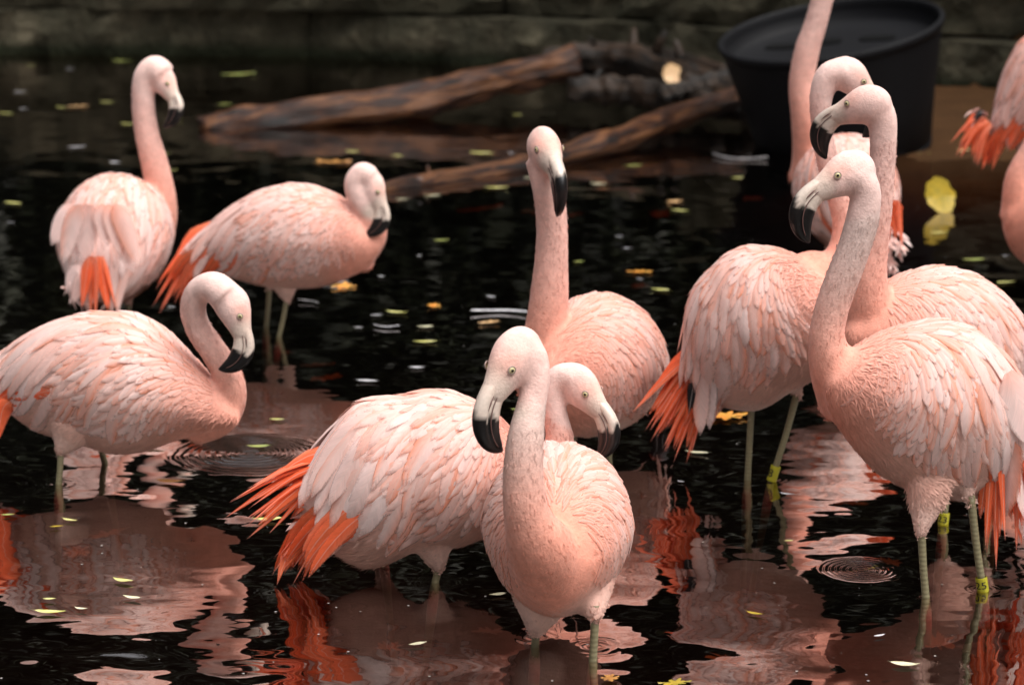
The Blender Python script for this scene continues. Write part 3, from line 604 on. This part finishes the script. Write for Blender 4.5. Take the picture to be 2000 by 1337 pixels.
        V, F = tube(S_[:, :3], S_[:, 3], 10); kd = np.linalg.norm(V-kn, axis=1); Cc = lerp(np.array([[.24, .21, .115]]), np.array([[.55, .16, .15]]), sstep(.045, .012, kd)[:, None]); lo = part('leg', V, F, M['leg_skin'], thing, root, True, Cc)
        # webbed foot
        fd = unit(np.array([-b.e1[0], -b.e1[1], 0])); fs = np.array([-fd[1], fd[0], 0]); tips = [fd*.075+fs*.042, fd*.085, fd*.075-fs*.042]; V = [foot+np.array([0, 0, .008]), foot+tips[0]-[0, 0, .008], foot+(tips[0]+tips[1])*.42-[0, 0, .006], foot+tips[1]-[0, 0, .008], foot+(tips[1]+tips[2])*.42-[0, 0, .006], foot+tips[2]-[0, 0, .008], foot-fd*.02-[0, 0, .008]]
        V = np.array(V); V2 = V-np.array([0, 0, .005]); F = [(0, 1, 2), (0, 2, 3), (0, 3, 4), (0, 4, 5), (0, 5, 6), (0, 6, 1)]; F += [tuple(7+i for i in f[::-1]) for f in F]+[(i, i+7, (i % 6+1)+7, i % 6+1) for i in range(1, 7)]
        part('foot', np.vstack([V, V2]), F, M['leg_skin'], lo, root, False, np.tile([.45, .30, .22], (14, 1)))
        for (bl, txt, bx_, by_, hpx) in bands:
            if bl != li: continue
            c0 = at(bx_, by_, pw[1]); ax = unit(T-pw); hh = hpx/ppm(c0)*.5; f_ = unit(np.array([0, 0, CAMH])-c0); c0 = lerp(T, pw, float(np.dot(c0-T, pw-T)/np.dot(pw-T, pw-T)))
            V, F = tube([c0-ax*hh, c0-ax*hh*.9, c0+ax*hh*.9, c0+ax*hh], [.0115, .0121, .0121, .0115], 20); V2, F2 = tube([c0+ax*hh, c0-ax*hh], [.0108, .0108], 20, caps=False); V, F = merge([(V, [f for f in F if len(f) == 4]), (V2, F2)])
            bd = part('leg_band', V, F, M['band_yellow'], thing, root, False); digits_on_band(txt, c0, ax, unit(f_+np.array([-.25, 0, 0])) if txt != '8' else unit(f_+np.array([-.9, 0, 0])), .0123, hh*1.35, bd, root)
    return thing

# front bird, facing the camera
flamingo('flamingo with its breast turned forward and grey-white neck held before its body', 4.40, (1083, 1118, 4.22), (1097, 985, 4.80), 1.0, .98,
    [(1078, 1105, 78, -.10), (1050, 1060, 64, -.18), (1028, 1000, 46, -.21), (1022, 930, 41, -.21), (1026, 860, 37, -.20), (1038, 790, 30, -.18), (1049, 735, 26, -.17), (1040, 692, 29, -.16), (1010, 690, 34, -.17)],
    (1007, 695, -.17, 955, 760, -.22, 1.04), [(1047, 1232, 1045, 1262, 1.25), (1163, 1200, 1158, 1290, 1.2)], tint=.4, seed=1, neckgrey=.85, droop=.8, flight=False, orange=1.3)
# bird with its splayed orange tail, head seen past the front bird's neck
flamingo('flamingo with two long splayed orange tail plumes and head low behind another flamingo', 4.85, (1045, 925, 4.85), (590, 968, 4.80), 1.02, .98,
    [(1010, 915, 70, .02), (1060, 915, 44, .0), (1092, 870, 31, .0), (1086, 815, 25, .0), (1078, 770, 24, .0), (1092, 737, 26, .0), (1120, 737, 31, -.005)],
    (1128, 752, -.005, 1186, 800, -.05, .93), [(857, 1108, 850, 1137, 1.0), (740, 1040, 747, 1075, .5)],
    tails=[(700, 905, 455, 988, 13, 60, 26, 'fire', -.01), (695, 965, 528, 1108, 12, 46, 24, 'fire', -.02), (720, 935, 600, 975, 6, 70, 44, 'fire', -.0), (640, 960, 560, 985, 3, 30, 22, 'white', .03), (690, 960, 610, 985, 2, 20, 16, 'black', .0)],
    tint=.1, seed=2, droop=.55, beta=.9, big=1.12, fluff=[(600, 1025, 26, 14)], fat=.75)
# S-necked bird at the left
flamingo('flamingo with neck bent in a tight S and black bill tip against its breast', 5.60, (466, 818, 5.52), (-30, 716, 5.75), 1.05, 1.02,
    [(380, 825, 46, .0), (428, 810, 40, -.03), (450, 770, 33, -.04), (441, 725, 29, -.045), (415, 682, 27, -.05), (387, 640, 26, -.05), (377, 600, 26, -.06), (390, 568, 27, -.075), (418, 560, 31, -.095), (442, 580, 34, -.105)],
    (451, 594, -.105, 489, 659, -.125, .93, (.7, 0, .7)), [(120, 880, 115, 945, 1.2), (190, 850, 205, 905, .6)],
    tails=[(10, 770, -60, 840, 6, 50, 30, 'fire', -.10)], tint=.05, fat=.25, slim=.5, seed=3, beta=.75, droop=.5, orange=1.25, big=1.05)
# back left pair
flamingo('flamingo standing tail-on, neck raised and head turned over its shoulder', 7.60, (268, 430, 7.82), (172, 552, 7.28), 1.22, 1.25,
    [(268, 470, 50, .15), (306, 440, 38, .13), (315, 390, 30, .11), (302, 320, 27, .10), (287, 262, 24, .10), (280, 205, 23, .10), (283, 155, 24, .10), (302, 135, 27, .10), (320, 150, 28, .09)],
    (316, 156, .09, 352, 194, .05, .92, (.6, 0, .8)), [(252, 592, 250, 618, .7), (215, 592, 213, 618, .6)],
    tails=[(188, 500, 192, 604, 5, 40, 26, 'fire', -.045), (172, 535, 150, 592, 6, 40, 24, 'white', -.03), (184, 400, 186, 540, 9, 110, 30, 'long', -.035)], tint=.1, seed=4, droop=.9, beta=.75, orange=.9, big=1.15, flight=False, fluff=[(135, 560, 22, 12)])
flamingo('flamingo in profile with neck folded down to its breast and orange tail', 7.30, (742, 478, 7.25), (362, 478, 7.42), .98, .98,
    [(690, 478, 62, .0), (722, 455, 36, -.02), (718, 415, 27, -.04), (700, 383, 24, -.05), (694, 355, 22, -.05), (708, 338, 22, -.05), (724, 348, 24, -.05)],
    (722, 360, -.05, 752, 402, -.07, .93, (.7, 0, .7)), [(562, 585, 545, 657, 1.0), (527, 565, 520, 640, .6)],
    tails=[(420, 440, 300, 592, 9, 34, 24, 'fire', .0)], tint=.15, seed=5, droop=.5, beta=.85)
# centre back
flamingo('flamingo with its neck stretched straight up and black bill pointing down, facing forward', 5.80, (1062, 752, 5.58), (1290, 715, 6.10), 1.08, 1.0,
    [(1085, 740, 82, .0), (1070, 690, 58, -.08), (1070, 620, 42, -.10), (1074, 560, 37, -.10), (1078, 480, 32, -.10), (1076, 410, 31, -.10), (1066, 350, 31, -.10), (1058, 310, 34, -.09)],
    (1062, 290, -.10, 1088, 318, -.20, 1.10), [(1190, 850, 1190, 905, .9), (1120, 850, 1115, 900, .7)],
    tails=[(1280, 760, 1305, 800, 3, 24, 22, 'black', .1)], tint=.75, seed=6, beta=.85, orange=1.7, droop=.5, flight=False)
# right group
flamingo('flamingo beside a bright oak leaf, long orange tail trailing, yellow band on its leg', 5.62, (1640, 570, 5.55), (1345, 738, 5.68), 1.10, 1.05,
    [(1600, 545, 66, .02), (1640, 510, 38, .02), (1652, 450, 27, .03), (1640, 385, 25, .04), (1618, 320, 22, .05), (1606, 255, 20, .05), (1603, 195, 23, .05), (1618, 150, 27, .05), (1650, 140, 30, .05)],
    (1656, 148, .05, 1722, 192, .04, .9), [(1468, 790, 1460, 937, .5), (1560, 770, 1506, 940, .75)],
    tails=[(1395, 690, 1262, 830, 14, 62, 28, 'fire', -.02), (1395, 735, 1300, 868, 10, 46, 24, 'fire', -.03), (1360, 755, 1342, 797, 2, 12, 20, 'black', -.10)], tint=.0, seed=7, bands=[(1, '8', 1505, 922, 32)], droop=.75, beta=1.05, big=1.1, fat=.4, flight=False, fluff=[(1380, 775, 30, 18)])
flamingo('flamingo whose head overlaps the head behind, yellow leg band numbered 23', 5.30, (1655, 655, 5.20), (2055, 745, 5.50), 1.05, 1.0,
    [(1715, 670, 78, .0), (1702, 610, 58, -.05), (1698, 550, 37, -.07), (1708, 480, 28, -.07), (1716, 410, 27, -.07), (1722, 340, 26, -.07), (1725, 280, 27, -.07), (1722, 230, 30, -.07), (1704, 208, 33, -.07)],
    (1696, 205, -.07, 1636, 214, -.04, .93), [(1850, 960, 1842, 1022, .8), (1930, 900, 1935, 1000, .6)], bands=[(0, '23', 1842, 1012, 26)], tint=.2, seed=8, beta=.9, droop=.5, flight=False)
flamingo('flamingo with mottled grey-pink neck and orange tail, yellow band at the waterline', 4.80, (1618, 742, 4.72), (2040, 905, 4.90), 1.08, 1.02,
    [(1668, 765, 80, .0), (1632, 718, 54, -.03), (1615, 665, 37, -.04), (1624, 605, 34, -.04), (1645, 545, 34, -.04), (1668, 485, 33, -.04), (1685, 425, 33, -.04), (1690, 372, 31, -.04), (1668, 342, 36, -.04)],
    (1660, 338, -.04, 1580, 366, -.07, .97), [(1798, 1040, 1808, 1166, .85), (1895, 985, 1920, 1152, .55)], bands=[(1, '25', 1920, 1140, 30)],
    tails=[(1945, 820, 1932, 1075, 7, 34, 30, 'fire', -.150), (1990, 800, 2002, 1045, 7, 46, 32, 'fire', -.135), (1965, 850, 1992, 1050, 2, 40, 46, 'mid', -.150), (1900, 720, 1915, 945, 4, 60, 52, 'long', -.162), (1950, 730, 1985, 900, 4, 60, 52, 'long', -.155)], tint=.0, seed=9, beta=1.1, droop=.9, big=1.12, neckgrey=.55, fat=.2, slim=.16)
flamingo('flamingo before the black tub with its head raised highest of all', 7.50, (1605, 340, 7.72), (1712, 462, 7.25), 1.10, 1.12,
    [(1600, 330, 62, .10), (1588, 290, 42, .08), (1574, 225, 30, .06), (1566, 165, 26, .06), (1576, 100, 25, .06), (1592, 50, 23, .06), (1608, -10, 22, .06), (1616, -60, 22, .06), (1600, -95, 24, .05)],
    (1592, -100, .05, 1536, -75, .0, .95), [(1660, 480, 1655, 610, .8), (1620, 480, 1615, 610, .8)],
    tails=[(1745, 390, 1735, 470, 5, 30, 26, 'fire', -.05)], tint=.25, seed=10, droop=.6, beta=.8, fluff=[(1742, 470, 26, 16), (1735, 510, 22, 10)])
flamingo('deep pink flamingo near the shallow bank with its red tail lowered', 8.3, (2150, 175, 8.3), (1935, 238, 8.25), 1.35, 1.2,
    [(2140, 250, 50, 0), (2180, 200, 35, 0), (2190, 120, 26, 0), (2195, 40, 24, 0), (2215, 10, 26, 0)], (2222, 12, 0, 2260, 60, 0, .9), [(2040, 330, 2040, 545, .8), (2070, 330, 2075, 545, .8)],
    tails=[(1930, 235, 1872, 292, 8, 40, 20, 'fire', -.03), (1930, 225, 1885, 212, 2, 10, 12, 'black', -.03)], tint=.85, seed=11, droop=.7, beta=.9, orange=1.7, fluff=[(1915, 225, 16, 8)])
flamingo('deep pink flamingo nearest the yellow leaf, breast toward it', 7.4, (1966, 425, 7.35), (2200, 450, 7.5), 1.15, 1.05,
    [(2010, 410, 60, 0), (1998, 350, 36, 0), (2020, 290, 26, .0), (2045, 220, 24, .0), (2050, 150, 24, 0), (2075, 130, 26, 0)], (2085, 138, 0, 2130, 180, 0, .9), [(2060, 520, 2060, 640, .8), (2100, 520, 2100, 640, .8)],
    tint=.6, seed=12, droop=.6, orange=1.3)

# ------------------------------------------------------------------ logs, driftwood, tub
def log(name, pts, label, mat, seed, knots=0):
    """pts: (x, y, radius px, Y)"""
    r = np.random.default_rng(seed); P = np.array([at(x, y, Yd) for x, y, rp, Yd in pts]); Rr = np.array([rp/ppm(p) for (x, y, rp, Yd), p in zip(pts, P)])
    S_ = cat_spline(np.column_stack([P, Rr]), 60); n = 26; V, F = tube(S_[:, :3], S_[:, 3], n); rr = r.normal(0, 1, (60, n))
    for _ in range(3): rr = (np.roll(rr, 1, 1)+rr+np.roll(rr, -1, 1))/3; rr[1:-1] = (rr[:-2]+rr[1:-1]*2+rr[2:])/4
    long_ = r.normal(0, 1, n); long_ = (long_+np.roll(long_, 1))/2
    cen = np.repeat(S_[:, :3], n, 0); V = cen+(V-cen)*(.93+.42*rr.ravel()+.10*np.tile(long_, 60))[:, None]
    # splintered ends
    ends = [(0, -1), (59, 1)]
    o0 = P[0].copy(); o0[2] = 0; t = tag(empty(name, o0), label, 'log')
    ob = part('trunk', V, F, M[mat], t, o0); al = np.stack([np.repeat(np.linspace(0, np.linalg.norm(P[-1]-P[0]), 60), n), np.tile(np.cos(np.arange(n)*2*math.pi/n)*.12, 60), np.tile(np.sin(np.arange(n)*2*math.pi/n)*.12, 60)], 1)+seed
    a = ob.data.attributes.new('along', 'FLOAT_VECTOR', 'POINT'); a.data.foreach_set('vector', al.ravel())
    for q in range(knots):
        i = int(r.integers(8, 52)); ang = r.uniform(.2, 2.6); d = unit(np.array([r.normal(0, .4), -math.cos(ang), math.sin(ang)+.2])); c0 = S_[i, :3]+d*S_[i, 3]*.6; ln = S_[i, 3]*r.uniform(.8, 1.6)
        Vk, Fk = tube([c0, c0+d*ln*.6, c0+d*ln+r.normal(0, .01, 3)], [S_[i, 3]*.34, S_[i, 3]*.24, S_[i, 3]*.14], 9); kb = part('branch_stub', Vk, Fk, M[mat], t, o0)
        a = kb.data.attributes.new('along', 'FLOAT_VECTOR', 'POINT'); a.data.foreach_set('vector', (Vk-c0+i).ravel())
    return t
log('log', [(395, 262, 30, 12.9), (450, 250, 38, 12.9), (600, 226, 37, 13.0), (760, 206, 36, 13.2), (900, 176, 35, 13.5), (1020, 146, 34, 13.8), (1120, 128, 32, 14.0)], 'thick orange-brown log sloping out of the water to the driftwood', 'log_bark', 2, 0)
log('log', [(735, 370, 14, 10.5), (850, 354, 19, 10.78), (960, 338, 21, 11.05), (1080, 312, 24, 11.4), (1200, 275, 26, 11.8), (1320, 232, 25, 12.4), (1440, 190, 21, 12.8)], 'thinner reddish log half sunk in the water, running toward the black tub', 'log_bark', 3, 1)
log('driftwood', [(1060, 118, 26, 14.1), (1130, 116, 30, 14.1), (1220, 122, 34, 14.0), (1320, 148, 38, 13.6), (1400, 178, 38, 13.2), (1470, 205, 34, 12.9)], 'dark rotten driftwood trunk with a tan leaf lying on it', 'driftwood', 4, 3)
log('driftwood', [(1075, 108, 14, 14.5), (1180, 96, 17, 14.6), (1300, 112, 18, 14.4), (1420, 140, 16, 13.9)], 'slim dark driftwood branch lying behind the rotten trunk', 'driftwood', 5, 2)
log('driftwood', [(1290, 190, 18, 13.0), (1360, 172, 24, 13.1), (1450, 150, 22, 13.2)], 'short dark driftwood limb propped beside the black tub', 'driftwood', 6, 1)

log('driftwood', [(1110, 178, 22, 13.5), (1200, 176, 30, 13.5), (1300, 190, 32, 13.3), (1410, 212, 26, 12.9)], 'dark trunk added in place of the black shade between the two logs', 'driftwood', 8, 1)  # added dark mass, stands in for the black shade in this gap
# tub: tapered, leaning a little, rim, floor with dark slots, foot ring
tb = wat(1655, 304); Yt = tb[1]+.42; bc = np.array([at(1656, 290, Yt)[0], Yt, bed_z(np.array([1.7]), np.array([Yt]))[0]]); tc = at(1638, 40, Yt); sc_t = 1/ppm(tc); RT = 217*sc_t; RB = 163*sc_t
ax = unit(tc-bc); ax = unit(ax+np.array([-.085, -.16, 0])); Ht = float(np.dot(tc-bc, ax)); side = unit(np.cross(ax, (0, 1, 0))); fw = np.cross(side, ax)
def ringsurf(prof, n=72):
    V, F = [], []
    for (r, z) in prof:
        for kk in range(n): a = 2*math.pi*kk/n; V.append(bc+ax*z+(side*math.cos(a)+fw*math.sin(a))*r)
    for i in range(len(prof)-1):
        for kk in range(n): F.append((i*n+kk, i*n+(kk+1) % n, (i+1)*n+(kk+1) % n, (i+1)*n+kk))
    return V, F
tub = tag(empty('tub', bc), 'large round black plastic tub leaning at the edge of the pond', 'tub')
V, F = ringsurf([(RB*.97, 0), (RB, .01), (RB+(RT-RB)*.45, Ht*.5), (RT*.965, Ht*.86), (RT*.975, Ht*.93)]); part('wall', V, F, M['tub_black'], tub, bc)
V, F = ringsurf([(RT*.976, Ht*.925), (RT*1.0, Ht*.94), (RT*1.012, Ht*.965), (RT*1.012, Ht*.99), (RT*1.0, Ht), (RT*.975, Ht), (RT*.962, Ht*.985), (RT*.955, Ht*.93)]); part('rim', V, F, M['tub_black'], tub, bc)
V, F = ringsurf([(RT*.955, Ht*.93), (RT*.93, Ht*.86), (RT*.90, Ht*.845), (RT*.5, Ht*.84), (.001, Ht*.84)]); part('inner_floor', V, F, M['tub_black'], tub, bc)
V, F = ringsurf([(RB*.9, Ht*.09), (RB*1.035, Ht*.09), (RB*1.045, Ht*.13), (RB*.9, Ht*.13)]); part('hoop', V, F, M['tub_black'], tub, bc)
for (u0, v0, L_, W_, an) in ((-.42, .10, .34, .15, .55), (.05, .30, .36, .16, .5), (.42, .38, .30, .15, .55), (.1, -.35, .3, .12, .5)):
    c0 = bc+ax*(Ht*.852)+(side*u0+fw*v0)*RT; du = side*math.cos(an)+fw*math.sin(an); dv = -side*math.sin(an)+fw*math.cos(an); Vs = []
    for zz in (0, -.016):
        for kk in range(20): a = 2*math.pi*kk/20; ca, sa = math.cos(a), math.sin(a); Vs.append(c0+ax*zz+du*L_*RT*.5*np.sign(ca)*abs(ca)**.6+dv*W_*RT*.5*np.sign(sa)*abs(sa)**.6)
    part('slot', Vs, [tuple(range(20))]+[(i, i+20, (i+1) % 20+20, (i+1) % 20) for i in range(20)], M['tub_hole'], tub, bc, False)

# ------------------------------------------------------------------ floating leaves and feathers
def leaf_mesh(kind, L, seed):
    r = np.random.default_rng(seed)
    if kind == 'oval':
        V, F = [], []; n = 9
        wv = [.05, .55, .85, 1, .98, .85, .62, .32, .03]; bend = r.normal(0, .06); wr = r.uniform(.30, .44)
        for i in range(n):
            t = i/(n-1)-.5
            for x in (-1, -.5, 0, .5, 1):
                V.append((t*L, x*wv[i]*wr*.5*L+bend*L*(1-4*t*t), .0015+.05*L*abs(x)*wv[i]*wr+.05*L*t*t*4*r.uniform(.6, 1.2)))
        for i in range(n-1):
            for j in range(4): a = i*5+j; F.append((a, a+1, a+6, a+5))
        b = len(V); V += [(-.5*L, -.008*L, .004), (-.5*L, .008*L, .004), (-.66*L, .012*L+bend*L*.3, .006)]; F.append((b, b+1, b+2))
        return V, F
    if kind == 'broad':
        V = [(0, 0, .004)]; F = []; m = 40
        for i in range(m):
            a = 2*math.pi*i/m; rad = .5*L*(1-.12*math.cos(2*a)+.10*math.cos(a)+.03*math.sin(9*a)+.02*r.normal()+(.16 if i in (0, 1, m-1) else 0)); V.append((rad*math.cos(a), rad*math.sin(a)*.86, .004+.22*rad*abs(math.sin(a))))
        for i in range(m): F.append((0, 1+i, 1+(i+1) % m))
        return V, F
    if kind == 'lobed':
        V = [(0, 0, .003)]; F = []; m = 56; ph = r.uniform(0, 6, 4); asp = r.uniform(.55, .8)
        for i in range(m):
            a = 2*math.pi*i/m; lob = .66+.20*math.sin(3*a+ph[0])*math.sin(a+ph[1])+.20*math.sin(7*a+ph[2])+.10*math.sin(11*a+ph[3])+.05*r.normal(); rad = .5*L*max(.25, lob); V.append((rad*math.cos(a), rad*math.sin(a)*asp, .003+.10*rad*r.random()))
        for i in range(m): F.append((0, 1+i, 1+(i+1) % m))
        return V, F
    if kind == 'feather':
        V, F = [], []; n = 9
        for i in range(n):
            t = i/(n-1); wv = math.sin(math.pi*min(1, .10+t*.9))**.7*.034*L*r.uniform(.6, 1.4)
            for x in (-1, 0, 1): V.append(((t-.5)*L, x*wv+.42*L*(t-.5)**2*4*(1 if t < .5 else .25), .004+.02*L*(1-abs(x))+.10*L*(t-.5)**2))
        for i in range(n-1):
            for j in range(2): a = i*3+j; F.append((a, a+1, a+4, a+3))
        return V, F
    V, F = [], []
    for i in range(16):                                        # fluff: a tuft of curled barbs
        a = r.uniform(0, 6.28); el = r.uniform(0, .9); d = np.array([math.cos(a)*math.cos(el), math.sin(a)*math.cos(el), math.sin(el)]); s_ = unit(np.cross(d, (0, 0, 1)))*L*.05; o = len(V)
        V += [d*.02*L-s_, d*.02*L+s_, d*L*.3+s_*.8+np.array([0, 0, .05*L]), d*L*.3-s_*.8+np.array([0, 0, .05*L]), d*L*.5*r.uniform(.8, 1.2)+np.array([0, 0, -.02*L])]; F += [(o, o+1, o+2, o+3), (o+3, o+2, o+4)]
    return V, F
li = [0]
def floater(name, kind, mat, x, y, Lpx, ang, label, cat, group=None, z=.003, tilt=(0, 0)):
    p = wat(x, y, z); L = Lpx/ppm(p); li[0] += 1; V, F = leaf_mesh(kind, L, 500+li[0])
    o = mesh_obj(name, V, F, M[mat]); o.location = p; o.rotation_euler = (tilt[0], tilt[1], ang); tag(o, label, cat, group); return o
PALEL = 'small pale yellow oval leaf floating flat on the dark water'; GRP = 'pale oval leaves floating on the pond'
for i, (x, y, L, m) in enumerate([(540, 820, 30, 'p'), (295, 872, 52, 'p'), (505, 872, 46, 'g'), (137, 1016, 36, 'p'), (240, 1133, 46, 'p'), (258, 1167, 42, 'c'), (98, 1195, 62, 'p'), (158, 1188, 30, 'c'), (97, 1170, 26, 'p'), (522, 1014, 60, 'p'), (815, 1258, 40, 'c'), (972, 1161, 36, 'c'), (1360, 884, 48, 'c'), (1768, 1297, 56, 'c'), (775, 610, 44, 'p'), (830, 638, 32, 'c'), (830, 668, 46, 'p'), (1290, 567, 40, 'p'), (1235, 324, 36, 'g'), (1170, 360, 32, 'c'), (968, 367, 48, 'p'), (862, 470, 30, 'g'), (778, 305, 26, 'p'), (785, 390, 26, 'c'), (845, 383, 32, 'c'), (465, 147, 70, 'g'), (210, 200, 30, 'p'), (12, 222, 34, 'p'), (26, 398, 42, 'p'), (60, 128, 16, 'p'), (1130, 512, 22, 'g'), (1835, 455, 36, 'p'), (1900, 508, 46, 'g'), (1965, 553, 40, 'p'), (1805, 300, 22, 'p'), (1330, 412, 40, 'p'), (440, 205, 28, 'g'), (1440, 348, 26, 'p'), (1035, 348, 24, 'c'), (250, 243, 34, 'p'), (340, 236, 34, 'p'), (1090, 380, 20, 'g'), (940, 300, 50, 'p'), (690, 297, 30, 'p'), (120, 210, 26, 'p'), (1010, 800, 24, 'g'), (338, 333, 20, 'p'), (325, 300, 16, 'p'), (238, 120, 40, 'g'), (640, 108, 34, 'g'), (700, 182, 26, 'p'), (1880, 640, 30, 'p'), (1540, 1057, 20, 'p'), (1010, 225, 22, 'p')]):
    floater('floating_leaf', 'oval', {'p': 'leaf_pale', 'g': 'leaf_green', 'c': 'leaf_cream'}[m], x, y, L, random.uniform(-.5, .5)+(math.pi if random.random() < .5 else 0), {'p': PALEL, 'g': 'small light green oval leaf floating on the dark water', 'c': 'small cream white oval leaf floating on the dark water'}[m], 'leaf', {'p': GRP, 'g': 'green leaves floating on the pond', 'c': 'cream leaves floating on the pond'}[m])
floater('floating_leaf', 'oval', 'leaf_yellow', 111, 1029, 28, .3, 'small bright yellow round leaf touching a pale leaf on the water', 'leaf')
floater('floating_leaf', 'oval', 'leaf_yellow', 1476, 1198, 38, -.5, 'deep yellow oval leaf alone on a mauve reflection', 'leaf')
floater('floating_leaf', 'oval', 'leaf_green', 16, 1006, 26, .2, 'small fresh green leaf floating near the S-necked flamingo\'s leg', 'leaf')
floater('floating_leaf', 'oval', 'leaf_yellow', 100, 68, 24, .9, 'small mustard yellow leaf floating in front of the stone wall', 'leaf', tilt=(.9, 0))
floater('floating_leaf', 'oval', 'leaf_orange', 333, 940, 58, -.1, 'narrow orange leaf floating beside the ring ripples', 'leaf')
floater('upright_leaf', 'broad', 'leaf_yellow', 1830, 384, 76, .5, 'large yellow leaf standing half upright in the shallow water', 'leaf', z=.06, tilt=(1.15, 0))
floater('oak_leaf', 'lobed', 'leaf_orange', 1415, 815, 104, .2, 'bright orange lobed oak leaf floating behind the banded leg', 'leaf')
floater('maple_leaf', 'lobed', 'leaf_orange', 672, 560, 62, .5, 'curled orange maple leaf floating beside a white feather', 'leaf', tilt=(.25, 0))
floater('maple_leaf', 'lobed', 'leaf_brown', 650, 318, 95, .1, 'flat rust orange leaf floating below the thick log', 'leaf')
floater('maple_leaf', 'lobed', 'leaf_orange', 847, 598, 38, .9, 'small orange leaf stuck to a pale leaf on the water', 'leaf', tilt=(.3, 0))
floater('maple_leaf', 'lobed', 'leaf_tan', 955, 631, 52, .4, 'tan curled leaf floating below a white curved feather', 'leaf')
floater('maple_leaf', 'lobed', 'leaf_orange', 1250, 532, 56, .2, 'thin orange leaf floating beyond the raised tail', 'leaf')
floater('maple_leaf', 'lobed', 'leaf_tan', 152, 209, 46, .2, 'tan leaf floating among pale leaves near the wall', 'leaf')
floater('maple_leaf', 'lobed', 'leaf_yellow', 1318, 1336, 74, .3, 'yellow toothed leaf floating below the red reflection', 'leaf')
floater('maple_leaf', 'lobed', 'leaf_brown', 1192, 1326, 52, .8, 'brown leaf floating at the front flamingo\'s leg', 'leaf')
floater('maple_leaf', 'lobed', 'leaf_tan', 1318, 395, 54, .8, 'dull tan leaf floating under a yellow leaf', 'leaf')
floater('fallen_leaf', 'broad', 'leaf_tan', 1885, 297, 34, .4, 'cream leaf on the shallow water under the red tail', 'leaf')
p = at(1312, 150, 13.35); V, F = leaf_mesh('broad', 52/ppm(p), 77); o = mesh_obj('fallen_leaf', V, F, M['leaf_tan']); o.location = p; o.rotation_euler = (1.0, .1, .4); tag(o, 'broad tan leaf lying on the dark driftwood', 'leaf')
floater('floating_feather', 'feather', 'white_feather', 978, 608, 118, math.pi+.1, 'long white curved feather floating behind the raised neck', 'feather')
floater('floating_feather', 'feather', 'grey_feather', 635, 553, 90, -.3, 'grey white feather floating beside an orange maple leaf', 'feather')
floater('floating_feather', 'feather', 'grey_feather', 610, 590, 60, 2.6, 'short grey feather half sunk by the pale yellow leg', 'feather')
floater('floating_feather', 'feather', 'grey_feather', 1442, 312, 112, -.2, 'large grey feather floating in front of the black tub', 'feather')
floater('floating_feather', 'feather', 'white_feather', 755, 640, 50, .1, 'thin white feather floating among pale leaves', 'feather')
floater('floating_feather', 'feather', 'grey_feather', 825, 350, 42, 1.9, 'pale grey feather caught on the half sunk log', 'feather', z=.05)
for (x, y, L) in [(718, 745, 34), (815, 718, 24), (1718, 1241, 22), (735, 616, 18), (40, 180, 20), (137, 135, 14), (45, 213, 14), (226, 318, 22), (150, 288, 26), (20, 435, 12), (370, 545, 16), (335, 600, 14), (1225, 485, 14), (1210, 462, 12), (1965, 500, 12), (1460, 640, 0), (700, 640, 14), (960, 580, 18), (1330, 941, 12), (1537, 965, 22), (1705, 500, 0), (820, 500, 10), (1180, 590, 10), (600, 1000, 10), (1000, 300, 14), (1250, 545, 12), (745, 540, 12), (1480, 1275, 0)]:
    if L: floater('down_glint_fleck', 'oval', 'white_feather', x, y, L*1.3, random.uniform(-.6, .6), 'tiny white fleck for down and painted sky glint on the dark water', 'down', 'white flecks for down and painted sky glints on the pond')  # white flecks stand for floating down and for sky glints on ripples
# sunken leaves glowing through the water
for (x, y, L) in [(955, 1235, 110), (1830, 1255, 150), (640, 740, 110), (620, 715, 100), (210, 1045, 120), (150, 1080, 130), (1660, 985, 120), (1620, 940, 140), (560, 690, 60), (1180, 970, 90), (1740, 1100, 110), (760, 1265, 120), (1420, 1290, 120), (1290, 420, 90), (1080, 420, 150), (940, 410, 120), (1470, 390, 110), (820, 350, 90), (1700, 600, 80), (1250, 560, 70)]:
    p = wat(x, y, -.105); L_ = L/ppm(p); V, F = leaf_mesh('lobed', L_*.8, int(x)); o = mesh_obj('sunken_leaf', V, F, M['leaf_sunken']); o.location = p; o.rotation_euler = (random.uniform(-.1, .1), random.uniform(-.1, .1), random.uniform(0, 6)); tag(o, 'rust coloured leaf sunk just below the water surface', 'leaf', 'rust leaves sunk in the pond')
# dust and pollen on the water
V, F = [], []
for i in range(230):
    x, y = random.uniform(-20, 2020), 200+1130*random.random()**.8; p = wat(x, y, .0016); r = random.choice([.0008, .0011, .0016, .0026]); o = len(V); a0 = random.uniform(0, 6)
    for kk in range(6): a = a0+kk*math.pi/3; V.append((p[0]+r*math.cos(a)*random.uniform(.7, 1.4), p[1]+r*math.sin(a)*random.uniform(.7, 1.4), p[2]))
    F.append(tuple(range(o, o+6)))
tag(mesh_obj('floating_dust', V, F, M['speck'], smooth=False), 'fine pale dust specks scattered over the dark water', 'dust', kind='stuff')
